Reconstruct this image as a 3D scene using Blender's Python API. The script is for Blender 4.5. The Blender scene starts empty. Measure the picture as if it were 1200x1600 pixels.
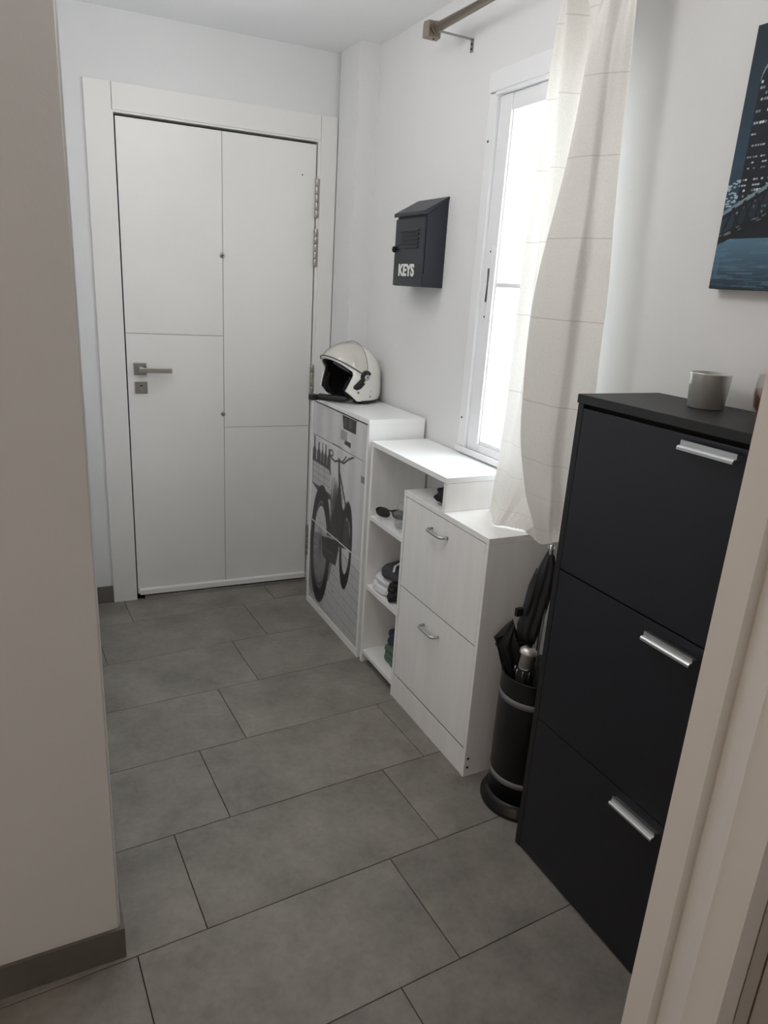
import bpy, bmesh, math, random
import numpy as np
from mathutils import Vector, Matrix, noise as mnoise

random.seed(7)
sc = bpy.context.scene
C = sc.collection

# ------------------------------------------------------------------ camera
CAM = Vector((-1.3814, -3.1289, 1.4675))
FWD = Vector((0.44079591, 0.84444009, -0.30433518))
RGT = Vector((0.89367191, -0.44458297, 0.06079886))
UPV = Vector((0.08396124, 0.29877569, 0.95062274))
cam_d = bpy.data.cameras.new('camera')
cam = bpy.data.objects.new('camera', cam_d)
C.objects.link(cam)
cam.matrix_world = Matrix(((RGT.x, UPV.x, -FWD.x, CAM.x), (RGT.y, UPV.y, -FWD.y, CAM.y),
                           (RGT.z, UPV.z, -FWD.z, CAM.z), (0, 0, 0, 1)))
cam_d.sensor_fit = 'VERTICAL'
cam_d.sensor_height = 24.0
cam_d.lens = 24.0 * 1099.0 / 1600.0
cam_d.clip_start = 0.02
sc.camera = cam

# ------------------------------------------------------------------ world, light, exposure
world = bpy.data.worlds.new('daylight')
sc.world = world
world.use_nodes = True
bg = world.node_tree.nodes['Background']
bg.inputs['Color'].default_value = (0.93, 0.965, 1.0, 1)
bg.inputs['Strength'].default_value = 7.2

def portal(name, loc, rot, sx, sy):
    l = bpy.data.lights.new(name, 'AREA')
    l.shape = 'RECTANGLE'; l.size = sx; l.size_y = sy
    l.cycles.is_portal = True
    o = bpy.data.objects.new(name, l); C.objects.link(o)
    o.location = loc; o.rotation_euler = rot
    return o
portal('window_portal', (0.20, -1.33, 1.52), (0, math.pi / 2, 0), 1.15, 0.58)
portal('added_window_portal', (-2.9, -5.32, 1.70), (math.pi / 2, 0, 0), 0.5, 0.6)  # portal for the unseen rear window, added for fill

rear_fill_d = bpy.data.lights.new('rear_fill_light', 'POINT')  # warm unseen fill, added to light the left wall and right jamb
rear_fill_d.energy = 8.4
rear_fill_d.color = (1.0, 0.72, 0.48)
rear_fill_d.shadow_soft_size = 0.12
rear_fill_l = bpy.data.objects.new('rear_fill_light', rear_fill_d)
C.objects.link(rear_fill_l)
rear_fill_l.location = (-2.60, -3.70, 1.50)
HALL_FILLS = ((-1.08, -1.79, 6.8), (-0.85, -0.88, 3.2))  # unseen fills, added to even out the hall walls and floor
for lx, ly, pw in HALL_FILLS:
    hall_d = bpy.data.lights.new('hall_fill_light', 'POINT')
    hall_d.energy = pw
    hall_d.color = (1.0, 0.985, 0.97)
    hall_d.shadow_soft_size = 0.13
    hall_l = bpy.data.objects.new('hall_fill_light', hall_d)
    C.objects.link(hall_l)
    hall_l.location = (lx, ly, 2.215)

sc.view_settings.view_transform = 'Standard'
sc.view_settings.look = 'None'
sc.view_settings.exposure = 0.28
sc.view_settings.gamma = 1.0
sc.view_settings.use_curve_mapping = False
sc.cycles.max_bounces = 10
sc.cycles.diffuse_bounces = 6
sc.cycles.transparent_max_bounces = 12
sc.cycles.use_denoising = True

# ------------------------------------------------------------------ materials
def lin(c):
    return tuple(((v / 255.0) / 12.92 if v / 255.0 <= 0.04045 else ((v / 255.0 + 0.055) / 1.055) ** 2.4) for v in c)

MATS = {}
def mat(name, rgb, rough=0.5, metal=0.0, var=0.0, vscale=(8, 8, 8), bump=0.0, bscale=200.0, bstretch=(1, 1, 1),
        coat=0.0, spec=0.5, var2=0.0):
    m = bpy.data.materials.new(name); MATS[name] = m
    m.use_nodes = True
    nt = m.node_tree; p = nt.nodes['Principled BSDF']
    col = lin(rgb)
    p.inputs['Base Color'].default_value = (*col, 1)
    p.inputs['Roughness'].default_value = rough
    p.inputs['Metallic'].default_value = metal
    p.inputs['Coat Weight'].default_value = coat
    p.inputs['Specular IOR Level'].default_value = spec
    tc = None
    if var or bump:
        tc = nt.nodes.new('ShaderNodeNewGeometry')
    if var:
        mp = nt.nodes.new('ShaderNodeMapping'); mp.inputs['Scale'].default_value = vscale
        nt.links.new(tc.outputs['Position'], mp.inputs['Vector'])
        n = nt.nodes.new('ShaderNodeTexNoise'); n.inputs['Scale'].default_value = 1.0
        n.inputs['Detail'].default_value = 6.0; n.inputs['Roughness'].default_value = 0.6
        nt.links.new(mp.outputs['Vector'], n.inputs['Vector'])
        r = nt.nodes.new('ShaderNodeValToRGB')
        r.color_ramp.elements[0].position = 0.32; r.color_ramp.elements[1].position = 0.68
        r.color_ramp.elements[0].color = (*[c * (1 - var) for c in col], 1)
        r.color_ramp.elements[1].color = (*[min(1, c * (1 + var)) for c in col], 1)
        nt.links.new(n.outputs['Fac'], r.inputs['Fac'])
        nt.links.new(r.outputs['Color'], p.inputs['Base Color'])
    if bump:
        mp = nt.nodes.new('ShaderNodeMapping'); mp.inputs['Scale'].default_value = [bscale * s for s in bstretch]
        nt.links.new(tc.outputs['Position'], mp.inputs['Vector'])
        n = nt.nodes.new('ShaderNodeTexNoise'); n.inputs['Scale'].default_value = 1.0
        n.inputs['Detail'].default_value = 3.0
        nt.links.new(mp.outputs['Vector'], n.inputs['Vector'])
        b = nt.nodes.new('ShaderNodeBump'); b.inputs['Strength'].default_value = bump
        b.inputs['Distance'].default_value = 0.002
        nt.links.new(n.outputs['Fac'], b.inputs['Height'])
        nt.links.new(b.outputs['Normal'], p.inputs['Normal'])
    return m

mat('wall_paint', (224, 224, 224), 0.85, var=0.015, vscale=(3, 3, 3), bump=0.15, bscale=90)
mat('ceiling_paint', (244, 244, 245), 0.9)
mat('trim_paint', (232, 230, 227), 0.45)
mat('door_paint', (236, 234, 231), 0.38, var=0.015, vscale=(4, 4, 4))
mat('groove_grey', (176, 174, 171), 0.6)
mat('gap_black', (14, 13, 13), 0.9)
mat('shaded_white', (168, 164, 160), 0.5)  # white paint greyed to carry the shade on the near jamb and leaf
mat('grout', (46, 44, 42), 0.9)
mat('baseboard_tile', (106, 101, 96), 0.5, var=0.12, vscale=(14, 14, 14))
mat('white_laminate', (243, 242, 240), 0.32, var=0.03, vscale=(30, 30, 3), bump=0.12, bscale=120, bstretch=(1, 1, 0.06))
mat('white_board', (242, 242, 241), 0.28)
mat('black_laminate', (23, 24, 32), 0.40, bump=0.1, bscale=500)
mat('black_edge', (23, 23, 25), 0.5)
mat('navy_metal', (34, 38, 48), 0.42)
mat('brushed_steel', (176, 174, 172), 0.34, metal=1.0)
mat('nickel', (178, 172, 164), 0.40, metal=1.0)
mat('alu', (196, 196, 196), 0.30, metal=1.0)
mat('rod_metal', (150, 138, 124), 0.45, metal=0.6)
mat('zinc', (150, 150, 150), 0.35, metal=0.9)
mat('lettering', (225, 225, 222), 0.6)
mat('dark_print', (40, 38, 38), 0.6)
mat('helmet_white', (232, 230, 224), 0.16, coat=0.6)
mat('helmet_black', (16, 16, 17), 0.45)
mat('helmet_lining', (20, 19, 20), 0.95)
mat('lining_grey', (74, 74, 78), 0.9)
mat('bin_black', (8, 8, 9), 0.35)
mat('bin_band', (122, 120, 124), 0.4)
mat('umbrella_grey', (52, 51, 55), 0.75)
mat('umbrella_black', (15, 15, 17), 0.7)
mat('window_white', (232, 232, 234), 0.35)
mat('screw_grey', (96, 96, 98), 0.5, metal=0.3)
mat('towel_white', (226, 226, 228), 0.95, bump=0.6, bscale=300)
mat('cloth_grey', (70, 71, 78), 0.95, bump=0.5, bscale=300)
mat('cloth_green', (92, 114, 98), 0.95, bump=0.5, bscale=300)
mat('cloth_blue', (54, 63, 82), 0.95, bump=0.5, bscale=300)
mat('pouch_black', (14, 14, 15), 0.7)
mat('sunglass_black', (26, 22, 20), 0.2)
mat('canvas_side', (22, 26, 32), 0.8)
mat('amber', (118, 66, 36), 0.3)
mat('steel_cup', (222, 219, 214), 0.34, metal=0.72)
mat('lamp_white', (240, 236, 228), 0.5)

def vcol_mat(name, rough):
    m = bpy.data.materials.new(name); MATS[name] = m; m.use_nodes = True
    nt = m.node_tree; p = nt.nodes['Principled BSDF']
    a = nt.nodes.new('ShaderNodeVertexColor'); a.layer_name = 'print'
    nt.links.new(a.outputs['Color'], p.inputs['Base Color'])
    p.inputs['Roughness'].default_value = rough
vcol_mat('bicycle_print', 0.35)
vcol_mat('canvas_print', 0.75)

def clear_mat(name, tint, gloss=0.12, rough=0.05):
    m = bpy.data.materials.new(name); MATS[name] = m; m.use_nodes = True
    nt = m.node_tree; nt.nodes.remove(nt.nodes['Principled BSDF'])
    out = nt.nodes['Material Output']
    t = nt.nodes.new('ShaderNodeBsdfTransparent'); t.inputs['Color'].default_value = (*tint, 1)
    g = nt.nodes.new('ShaderNodeBsdfGlossy'); g.inputs['Roughness'].default_value = rough
    mx = nt.nodes.new('ShaderNodeMixShader'); mx.inputs['Fac'].default_value = gloss
    nt.links.new(t.outputs[0], mx.inputs[1]); nt.links.new(g.outputs[0], mx.inputs[2])
    nt.links.new(mx.outputs[0], out.inputs['Surface'])
clear_mat('window_glass', (0.96, 0.98, 0.98), 0.05)
clear_mat('visor_clear', (0.955, 0.95, 0.94), 0.045, 0.08)
clear_mat('tumbler_glass', (0.93, 0.93, 0.92), 0.12)
clear_mat('plastic_bag', (0.90, 0.93, 0.93), 0.22, 0.35)

# floor tiles: mottled grey stoneware
m = mat('floor_tile', (116, 112, 107), 0.5)
nt = m.node_tree; p = nt.nodes['Principled BSDF']
geo = nt.nodes.new('ShaderNodeNewGeometry')
oi = nt.nodes.new('ShaderNodeObjectInfo')
off = nt.nodes.new('ShaderNodeVectorMath'); off.operation = 'MULTIPLY_ADD'
off.inputs[1].default_value = (1, 1, 1)
sc3 = nt.nodes.new('ShaderNodeVectorMath'); sc3.operation = 'SCALE'; sc3.inputs['Scale'].default_value = 17.0
comb = nt.nodes.new('ShaderNodeCombineXYZ')
for i in range(3): nt.links.new(oi.outputs['Random'], comb.inputs[i])
nt.links.new(comb.outputs[0], sc3.inputs[0])
nt.links.new(geo.outputs['Position'], off.inputs[0]); nt.links.new(sc3.outputs[0], off.inputs[2])
n1 = nt.nodes.new('ShaderNodeTexNoise'); n1.inputs['Scale'].default_value = 5.0
n1.inputs['Detail'].default_value = 8; n1.inputs['Roughness'].default_value = 0.68
n2 = nt.nodes.new('ShaderNodeTexNoise'); n2.inputs['Scale'].default_value = 60.0; n2.inputs['Detail'].default_value = 4
for n in (n1, n2): nt.links.new(off.outputs[0], n.inputs['Vector'])
r1 = nt.nodes.new('ShaderNodeValToRGB')
r1.color_ramp.elements[0].position = 0.30; r1.color_ramp.elements[0].color = (*lin((118, 113, 107)), 1)
r1.color_ramp.elements[1].position = 0.72; r1.color_ramp.elements[1].color = (*lin((156, 150, 143)), 1)
r2 = nt.nodes.new('ShaderNodeValToRGB')
r2.color_ramp.elements[0].position = 0.3; r2.color_ramp.elements[0].color = (0.82, 0.82, 0.82, 1)
r2.color_ramp.elements[1].position = 0.6; r2.color_ramp.elements[1].color = (1, 1, 1, 1)
mix = nt.nodes.new('ShaderNodeMix'); mix.data_type = 'RGBA'; mix.blend_type = 'MULTIPLY'
mix.inputs['Factor'].default_value = 0.6
nt.links.new(n1.outputs['Fac'], r1.inputs['Fac']); nt.links.new(n2.outputs['Fac'], r2.inputs['Fac'])
nt.links.new(r1.outputs['Color'], mix.inputs['A']); nt.links.new(r2.outputs['Color'], mix.inputs['B'])
nt.links.new(mix.outputs['Result'], p.inputs['Base Color'])

# curtain cloth: thin woven off-white with darker threads every 15 cm
m = bpy.data.materials.new('curtain_cloth'); MATS['curtain_cloth'] = m; m.use_nodes = True
nt = m.node_tree; nt.nodes.remove(nt.nodes['Principled BSDF']); out = nt.nodes['Material Output']
at = nt.nodes.new('ShaderNodeAttribute'); at.attribute_name = 'drop'
md = nt.nodes.new('ShaderNodeMath'); md.operation = 'MODULO'; md.inputs[1].default_value = 0.152
lt = nt.nodes.new('ShaderNodeMath'); lt.operation = 'LESS_THAN'; lt.inputs[1].default_value = 0.0022
nt.links.new(at.outputs['Fac'], md.inputs[0]); nt.links.new(md.outputs[0], lt.inputs[0])
geo = nt.nodes.new('ShaderNodeNewGeometry')
wn = nt.nodes.new('ShaderNodeTexNoise'); wn.inputs['Scale'].default_value = 260; wn.inputs['Detail'].default_value = 2
nt.links.new(geo.outputs['Position'], wn.inputs['Vector'])
wr = nt.nodes.new('ShaderNodeValToRGB')
wr.color_ramp.elements[0].color = (*lin((222, 219, 214)), 1); wr.color_ramp.elements[1].color = (*lin((242, 240, 236)), 1)
nt.links.new(wn.outputs['Fac'], wr.inputs['Fac'])
cm = nt.nodes.new('ShaderNodeMix'); cm.data_type = 'RGBA'
nt.links.new(lt.outputs[0], cm.inputs['Factor']); nt.links.new(wr.outputs['Color'], cm.inputs['A'])
cm.inputs['B'].default_value = (*lin((213, 207, 199)), 1)
df = nt.nodes.new('ShaderNodeBsdfDiffuse'); tr = nt.nodes.new('ShaderNodeBsdfTranslucent')
nt.links.new(cm.outputs['Result'], df.inputs['Color']); nt.links.new(cm.outputs['Result'], tr.inputs['Color'])
mx = nt.nodes.new('ShaderNodeMixShader'); mx.inputs['Fac'].default_value = 0.13
nt.links.new(df.outputs[0], mx.inputs[1]); nt.links.new(tr.outputs[0], mx.inputs[2])
nt.links.new(mx.outputs[0], out.inputs['Surface'])

# ------------------------------------------------------------------ helpers
OFF = {}
def box(bm, x0, x1, y0, y1, z0, z1, bevel=0.0):
    x0, x1 = min(x0, x1), max(x0, x1); y0, y1 = min(y0, y1), max(y0, y1); z0, z1 = min(z0, z1), max(z0, z1)
    v = [bm.verts.new(c) for c in ((x0, y0, z0), (x1, y0, z0), (x1, y1, z0), (x0, y1, z0),
                                   (x0, y0, z1), (x1, y0, z1), (x1, y1, z1), (x0, y1, z1))]
    f = [bm.faces.new([v[i] for i in q]) for q in ((0, 3, 2, 1), (4, 5, 6, 7), (0, 1, 5, 4), (1, 2, 6, 5), (2, 3, 7, 6), (3, 0, 4, 7))]
    if bevel:
        es = list({e for q in f for e in q.edges})
        bmesh.ops.bevel(bm, geom=es, offset=bevel, segments=2, affect='EDGES', profile=0.6)
    return v

def prism(bm, pts, axis, a, b):
    """extrude a polygon given in the two other axes along axis from a to b"""
    def P(p, t):
        if axis == 'z': return (p[0], p[1], t)
        if axis == 'y': return (p[0], t, p[1])
        return (t, p[0], p[1])
    va = [bm.verts.new(P(p, a)) for p in pts]; vb = [bm.verts.new(P(p, b)) for p in pts]
    n = len(pts)
    fs = [bm.faces.new(va), bm.faces.new(vb[::-1])]
    for i in range(n):
        fs.append(bm.faces.new((va[i], vb[i], vb[(i + 1) % n], va[(i + 1) % n])))
    bmesh.ops.recalc_face_normals(bm, faces=fs)

def frame_of(d):
    d = Vector(d).normalized()
    a = Vector((0, 0, 1)) if abs(d.z) < 0.9 else Vector((1, 0, 0))
    u = d.cross(a).normalized(); w = u.cross(d).normalized()
    return u, w

def tube(bm, pts, radii, seg=14, cap=True, flute=0.0, nfl=6, squash=1.0):
    pts = [Vector(p) for p in pts]
    if not hasattr(radii, '__len__'): radii = [radii] * len(pts)
    rings = []
    u = None
    for i, p in enumerate(pts):
        d = (pts[min(i + 1, len(pts) - 1)] - pts[max(i - 1, 0)]).normalized()
        if u is None: u, w = frame_of(d)
        else:
            u = (u - d * u.dot(d)).normalized(); w = d.cross(u).normalized()
        ring = []
        for k in range(seg):
            a = 2 * math.pi * k / seg
            r = radii[i] * (1 + flute * math.sin(nfl * a + i * 0.35))
            ring.append(bm.verts.new(p + u * (r * math.cos(a)) + w * (r * squash * math.sin(a))))
        rings.append(ring)
    fs = []
    for i in range(len(rings) - 1):
        for k in range(seg):
            fs.append(bm.faces.new((rings[i][k], rings[i][(k + 1) % seg], rings[i + 1][(k + 1) % seg], rings[i + 1][k])))
    if cap:
        fs.append(bm.faces.new(rings[0][::-1])); fs.append(bm.faces.new(rings[-1]))
    for f in fs: f.smooth = True
    bmesh.ops.recalc_face_normals(bm, faces=fs)

def lathe(bm, prof, c, seg=40, smooth=True):
    """prof: (r, z) list, revolved round the vertical through c"""
    rings = []
    for r, z in prof:
        if r < 1e-6: rings.append([bm.verts.new((c[0], c[1], c[2] + z))])
        else:
            rings.append([bm.verts.new((c[0] + r * math.cos(2 * math.pi * k / seg), c[1] + r * math.sin(2 * math.pi * k / seg), c[2] + z)) for k in range(seg)])
    fs = []
    for a, b in zip(rings, rings[1:]):
        if len(a) == 1 and len(b) == 1: continue
        for k in range(seg):
            k2 = (k + 1) % seg
            if len(a) == 1: fs.append(bm.faces.new((a[0], b[k2], b[k])))
            elif len(b) == 1: fs.append(bm.faces.new((a[k], a[k2], b[0])))
            else: fs.append(bm.faces.new((a[k], a[k2], b[k2], b[k])))
    for f in fs: f.smooth = smooth
    bmesh.ops.recalc_face_normals(bm, faces=fs)

def tag(o, label, cat=None, group=None, kind=None):
    if label: o['label'] = label
    if cat: o['category'] = cat
    if group: o['group'] = group
    if kind: o['kind'] = kind
    return o

def empty(name, loc=(0, 0, 0), rz=0.0):
    o = bpy.data.objects.new(name, None); C.objects.link(o)
    o.location = loc; o.rotation_euler = (0, 0, rz); o.empty_display_size = 0.05
    OFF[o] = Vector(loc)
    return o

def mk(name, bm, material, parent=None, smooth_angle=None):
    """link the bmesh (given in the coordinates the thing was drawn in) as one mesh object"""
    me = bpy.data.meshes.new(name)
    if parent is not None:
        o_ = OFF[parent]
    else:
        lo = Vector([min(v.co[i] for v in bm.verts) for i in range(3)])
        hi = Vector([max(v.co[i] for v in bm.verts) for i in range(3)])
        o_ = Vector(((lo.x + hi.x) / 2, (lo.y + hi.y) / 2, lo.z))
    for v in bm.verts: v.co -= o_
    bm.to_mesh(me); bm.free()
    me.materials.append(MATS[material] if isinstance(material, str) else material)
    o = bpy.data.objects.new(name, me); C.objects.link(o)
    if parent is None: o.location = o_
    else: o.parent = parent
    OFF[o] = o_
    return o

def boxo(name, material, parent, *dims, bevel=0.0):
    bm = bmesh.new(); box(bm, *dims, bevel=bevel)
    return mk(name, bm, material, parent)

def struct(o):
    o['kind'] = 'structure'; return o

def text_mesh(body, size, sx=1.0, shear=0.0, extrude=0.0006, offset=0.0):
    cu = bpy.data.curves.new('lettering_curve', 'FONT')
    cu.body = body; cu.size = size; cu.extrude = extrude; cu.offset = offset; cu.shear = shear
    cu.align_x = 'CENTER'; cu.align_y = 'CENTER'
    ob = bpy.data.objects.new('lettering_curve', cu); C.objects.link(ob)
    bpy.context.view_layer.update()
    me = bpy.data.meshes.new_from_object(ob.evaluated_get(bpy.context.evaluated_depsgraph_get()))
    bpy.data.objects.remove(ob); bpy.data.curves.remove(cu)
    bm = bmesh.new(); bm.from_mesh(me); bpy.data.meshes.remove(me)
    for v in bm.verts: v.co.x *= sx
    return bm

# ------------------------------------------------------------------ room shell
ZC = 2.385
TH = math.atan(-0.0518)          # the entrance wall stands a little askew
KX, KY = -1.293, -1.826          # near corner of the left wall

# floor bed and tiles
floor = struct(boxo('floor', 'grout', None, -3.3, 0.0, -5.3, 0.16, -0.06, -0.004))
TA, TYY, TT, TW = 0.0474, -1.8283, 0.3305, 0.6551
def rot_t(X, Y): return (X - TA * (Y + 1.5), Y + TA * (X + 1.0))
def clip(poly, a, b, c):          # keep a*x+b*y<=c
    res = []
    for i in range(len(poly)):
        p, q = poly[i], poly[(i + 1) % len(poly)]
        dp, dq = a * p[0] + b * p[1] - c, a * q[0] + b * q[1] - c
        if dp <= 0: res.append(p)
        if dp * dq < 0:
            t = dp / (dp - dq); res.append((p[0] + t * (q[0] - p[0]), p[1] + t * (q[1] - p[1])))
    return res
full_tile = None
G = 0.0011
for j in range(-11, 7):
    jx = -1.1193 + 0.159 * j
    for k in range(-6, 8):
        x0, x1 = jx + k * TW + G, jx + (k + 1) * TW - G
        y0, y1 = TYY + j * TT + G, TYY + (j + 1) * TT - G
        poly = [rot_t(x0, y0), rot_t(x1, y0), rot_t(x1, y1), rot_t(x0, y1)]
        n0 = len(poly)
        org = poly[:]
        for cl in ((1, 0, -0.001), (-1, 0, 3.29), (0, -1, 5.29), (-TH, 1, 0.012)):
            poly = clip(poly, *cl)
            if len(poly) < 3: break
        if len(poly) < 3: continue
        if all(px < KX - 0.03 and py > KY + 0.03 for px, py in poly): continue
        if all(px > -0.70 and py < -2.72 for px, py in poly): continue
        cx = sum(q[0] for q in poly) / len(poly); cy = sum(q[1] for q in poly) / len(poly)
        same = len(poly) == 4 and all(abs(a[0] - b[0]) + abs(a[1] - b[1]) < 1e-6 for a, b in zip(poly, org))
        if same and full_tile is not None:
            o = full_tile.copy(); C.objects.link(o)
            o.location = Vector((cx, cy, 0)) - OFF[floor]
            continue
        bm = bmesh.new()
        prism(bm, [(q[0] - cx, q[1] - cy) for q in poly], 'z', -0.004, 0.0)
        es = [e for e in bm.edges if all(abs(v.co.z) < 1e-6 for v in e.verts)]
        bmesh.ops.bevel(bm, geom=es, offset=0.0008, segments=1, affect='EDGES')
        me = bpy.data.meshes.new('tile'); bm.to_mesh(me); bm.free(); me.materials.append(MATS['floor_tile'])
        o = bpy.data.objects.new('tile', me); C.objects.link(o); o.parent = floor
        o.location = Vector((cx, cy, 0)) - OFF[floor]
        if same: full_tile = o

ceiling = struct(boxo('ceiling', 'ceiling_paint', None, -3.3, 0.22, -5.3, 0.30, ZC, ZC + 0.06))

# left wall block with its softly rounded plaster corner
bm = bmesh.new()
box(bm, -3.3, KX, KY, 0.30, 0.0, ZC)
es = [e for e in bm.edges if all(abs(v.co.x - KX) < 1e-6 and abs(v.co.y - KY) < 1e-6 for v in e.verts)]
bmesh.ops.bevel(bm, geom=es, offset=0.005, segments=3, affect='EDGES')
wall_left = struct(mk('wall_left', bm, 'wall_paint'))
bm = bmesh.new()
prism(bm, [(-3.2, KY), (-3.2, KY - 0.008), (KX + 0.008, KY - 0.008), (KX + 0.008, 0.045), (KX, 0.045), (KX, KY)], 'z', 0.0, 0.082)
struct(mk('baseboard_left', bm, 'baseboard_tile'))

# entrance wall, drawn in its own askew frame
def local_root(name): return empty(name, (0, 0, 0), TH)
wb = local_root('wall_back'); struct(wb)
bm = bmesh.new()
box(bm, -1.36, -1.05, 0.012, 0.18, 0, ZC)
box(bm, -1.05, -0.11, 0.012, 0.18, 2.10, ZC)
box(bm, -0.11, 0.0, 0.012, 0.18, 0, ZC)
mk('plaster', bm, 'wall_paint', wb)
bb = local_root('baseboard_back'); struct(bb)
boxo('baseboard_strip', 'baseboard_tile', bb, -1.30, -1.100, 0.002, 0.012, 0, 0.080)

# corner pillar and right wall with the window hole
struct(boxo('wall_pillar', 'wall_paint', None, -0.086, 0.0, -0.198, -0.0005, 0, ZC, bevel=0.0))
WY0, WY1, WZ0, WZ1 = -1.606, -1.030, 0.930, 2.115
bm = bmesh.new()
box(bm, 0.0, 0.22, WY1, 0.20, 0, ZC)
box(bm, 0.0, 0.22, -2.70, WY0, 0, ZC)
box(bm, 0.0, 0.22, WY0, WY1, 0, WZ0)
box(bm, 0.0, 0.22, WY0, WY1, WZ1, ZC)
wall_right = struct(mk('wall_right', bm, 'wall_paint'))
struct(boxo('baseboard_right', 'baseboard_tile', None, -0.009, -0.0002, -2.69, -0.199, 0.0, 0.078))

# wall that steps in on the right, behind the black cabinet, with a framed door
bm = bmesh.new()
box(bm, -0.729, 0.22, -2.800, -2.701, 0, ZC)
box(bm, -0.748, 0.22, -5.3, -3.66, 0, ZC)
box(bm, -0.748, 0.22, -3.66, -2.800, 2.06, ZC)
struct(mk('wall_near', bm, 'wall_paint'))
trim1 = struct(empty('trim_1', (-0.75, -2.75, 0)))
bm = bmesh.new()
prism(bm, [(-0.748, -2.692), (-0.760, -2.693), (-0.7605, -2.7275), (-0.744, -2.7285), (-0.744, -2.7350), (-0.7535, -2.7360),
           (-0.7555, -2.745), (-0.7585, -2.756), (-0.7625, -2.767), (-0.7640, -2.7695), (-0.7625, -2.772), (-0.7600, -2.8055), (-0.730, -2.806), (-0.730, -2.69)], 'z', 0, 2.14)
mk('casing', bm, 'trim_paint', trim1)
boxo('jamb', 'shaded_white', trim1, -0.728, -0.60, -2.8195, -2.8065, 0, 2.05)  # shade on the jamb is put into its colour
door2 = struct(empty('door_2', (-0.715, -3.2, 0)))
boxo('leaf', 'shaded_white', door2, -0.733, -0.693, -3.62, -2.823, 0.006, 2.045, bevel=0.003)
bm = bmesh.new(); box(bm, -0.69, -0.62, -3.66, -2.82, 0, 2.06); mk('backing', bm, 'gap_black', door2)

# rest of the living room behind the photographer; window and lamps added for fill light
struct(boxo('wall_far_left', 'wall_paint', None, -3.42, -3.3, -5.42, KY, 0, ZC))
bm = bmesh.new()
box(bm, -3.3, -3.15, -5.42, -5.3, 0, ZC); box(bm, -2.65, 0.22, -5.42, -5.3, 0, ZC)
box(bm, -3.15, -2.65, -5.42, -5.3, 0, 1.40); box(bm, -3.15, -2.65, -5.42, -5.3, 2.00, ZC)
struct(mk('wall_rear', bm, 'wall_paint'))
w2 = struct(empty('added_rear_window', (-2.9, -5.36, 1.40)))  # unseen window, added to let some daylight in from behind
bm = bmesh.new()
for (a, b, c_, d_) in ((-3.15, -3.11, 1.40, 2.00), (-2.69, -2.65, 1.40, 2.00), (-3.11, -2.69, 1.40, 1.44), (-3.11, -2.69, 1.96, 2.00)):
    box(bm, a, b, -5.38, -5.34, c_, d_)
mk('window_frame', bm, 'window_white', w2)
boxo('pane', 'window_glass', w2, -3.11, -2.69, -5.364, -5.358, 1.44, 1.96)
lamp = tag(empty('added_floor_lamp', (-2.60, -3.70, 0)), 'added slim white floor lamp in the unseen room behind', 'lamp')  # stand added beneath the warm rear fill
bm = bmesh.new(); lathe(bm, [(0.0, 0.0), (0.13, 0.0), (0.13, 0.015), (0.012, 0.022), (0.0, 0.022)], (-2.60, -3.70, 0)); mk('base', bm, 'lamp_white', lamp)
bm = bmesh.new(); tube(bm, [(-2.60, -3.70, 0.02), (-2.60, -3.70, 1.34)], 0.011, seg=14); mk('pole', bm, 'lamp_white', lamp)
for (lx, ly, pw), where in zip(HALL_FILLS, ('beside the left wall corner', 'nearest the entrance door')):
    hl = tag(empty('added_ceiling_lamp', (lx, ly, 2.30)), 'added round white hallway ceiling lamp ' + where, 'lamp', 'added hallway ceiling lamps')  # unseen fitting added above each hall fill
    bm = bmesh.new(); lathe(bm, [(0.0, 0.085), (0.10, 0.084), (0.10, 0.065), (0.02, 0.06), (0.02, 0.052), (0.0, 0.052)], (lx, ly, 2.30)); mk('mount', bm, 'lamp_white', hl)

# ------------------------------------------------------------------ entrance door
UL, UR, DT = -0.990, -0.177, 2.030
d1 = local_root('door_1'); struct(d1)
F = 0.010                                       # leaf face lies a centimetre behind the casing face
boxo('leaf', 'groove_grey', d1, UL, UR, F + 0.0035, F + 0.045, 0.026, DT)
def panel(u0, u1, z0, z1):
    boxo('panel', 'door_paint', d1, u0, u1, F, F + 0.0045, z0, z1, bevel=0.0012)
UG, ZL, ZR, gg = -0.582, 1.2177, 0.8097, 0.0016
panel(UL, UG - gg, ZL + gg, DT); panel(UL, UG - gg, 0.050, ZL - gg)
panel(UG + gg, UR, ZR + gg, DT); panel(UG + gg, UR, 0.050, ZR - gg)
bm = bmesh.new(); box(bm, -1.05, -0.11, 0.062, 0.18, -0.05, 2.10); mk('leak_blocker', bm, 'gap_black', d1)  # black slab added behind the leaf to stop daylight leaking round it
t2 = local_root('trim_2'); struct(t2)
boxo('casing', 'trim_paint', t2, -1.098, -1.0005, 0.0, 0.012, 0.0, 2.143, bevel=0.0015)
boxo('casing', 'trim_paint', t2, -0.1605, -0.087, 0.0, 0.012, 0.0, 2.143, bevel=0.0015)
boxo('header', 'trim_paint', t2, -0.999, -0.162, 0.0, 0.012, 2.048, 2.143, bevel=0.0015)
boxo('jamb', 'trim_paint', t2, -1.0005, -0.9955, 0.004, 0.06, 0.0, 2.048)
boxo('jamb', 'trim_paint', t2, -0.1720, -0.1605, 0.004, 0.06, 0.0, 2.048)
boxo('head_jamb', 'trim_paint', t2, -0.9955, -0.1720, 0.004, 0.06, 2.0405, 2.048)
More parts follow.
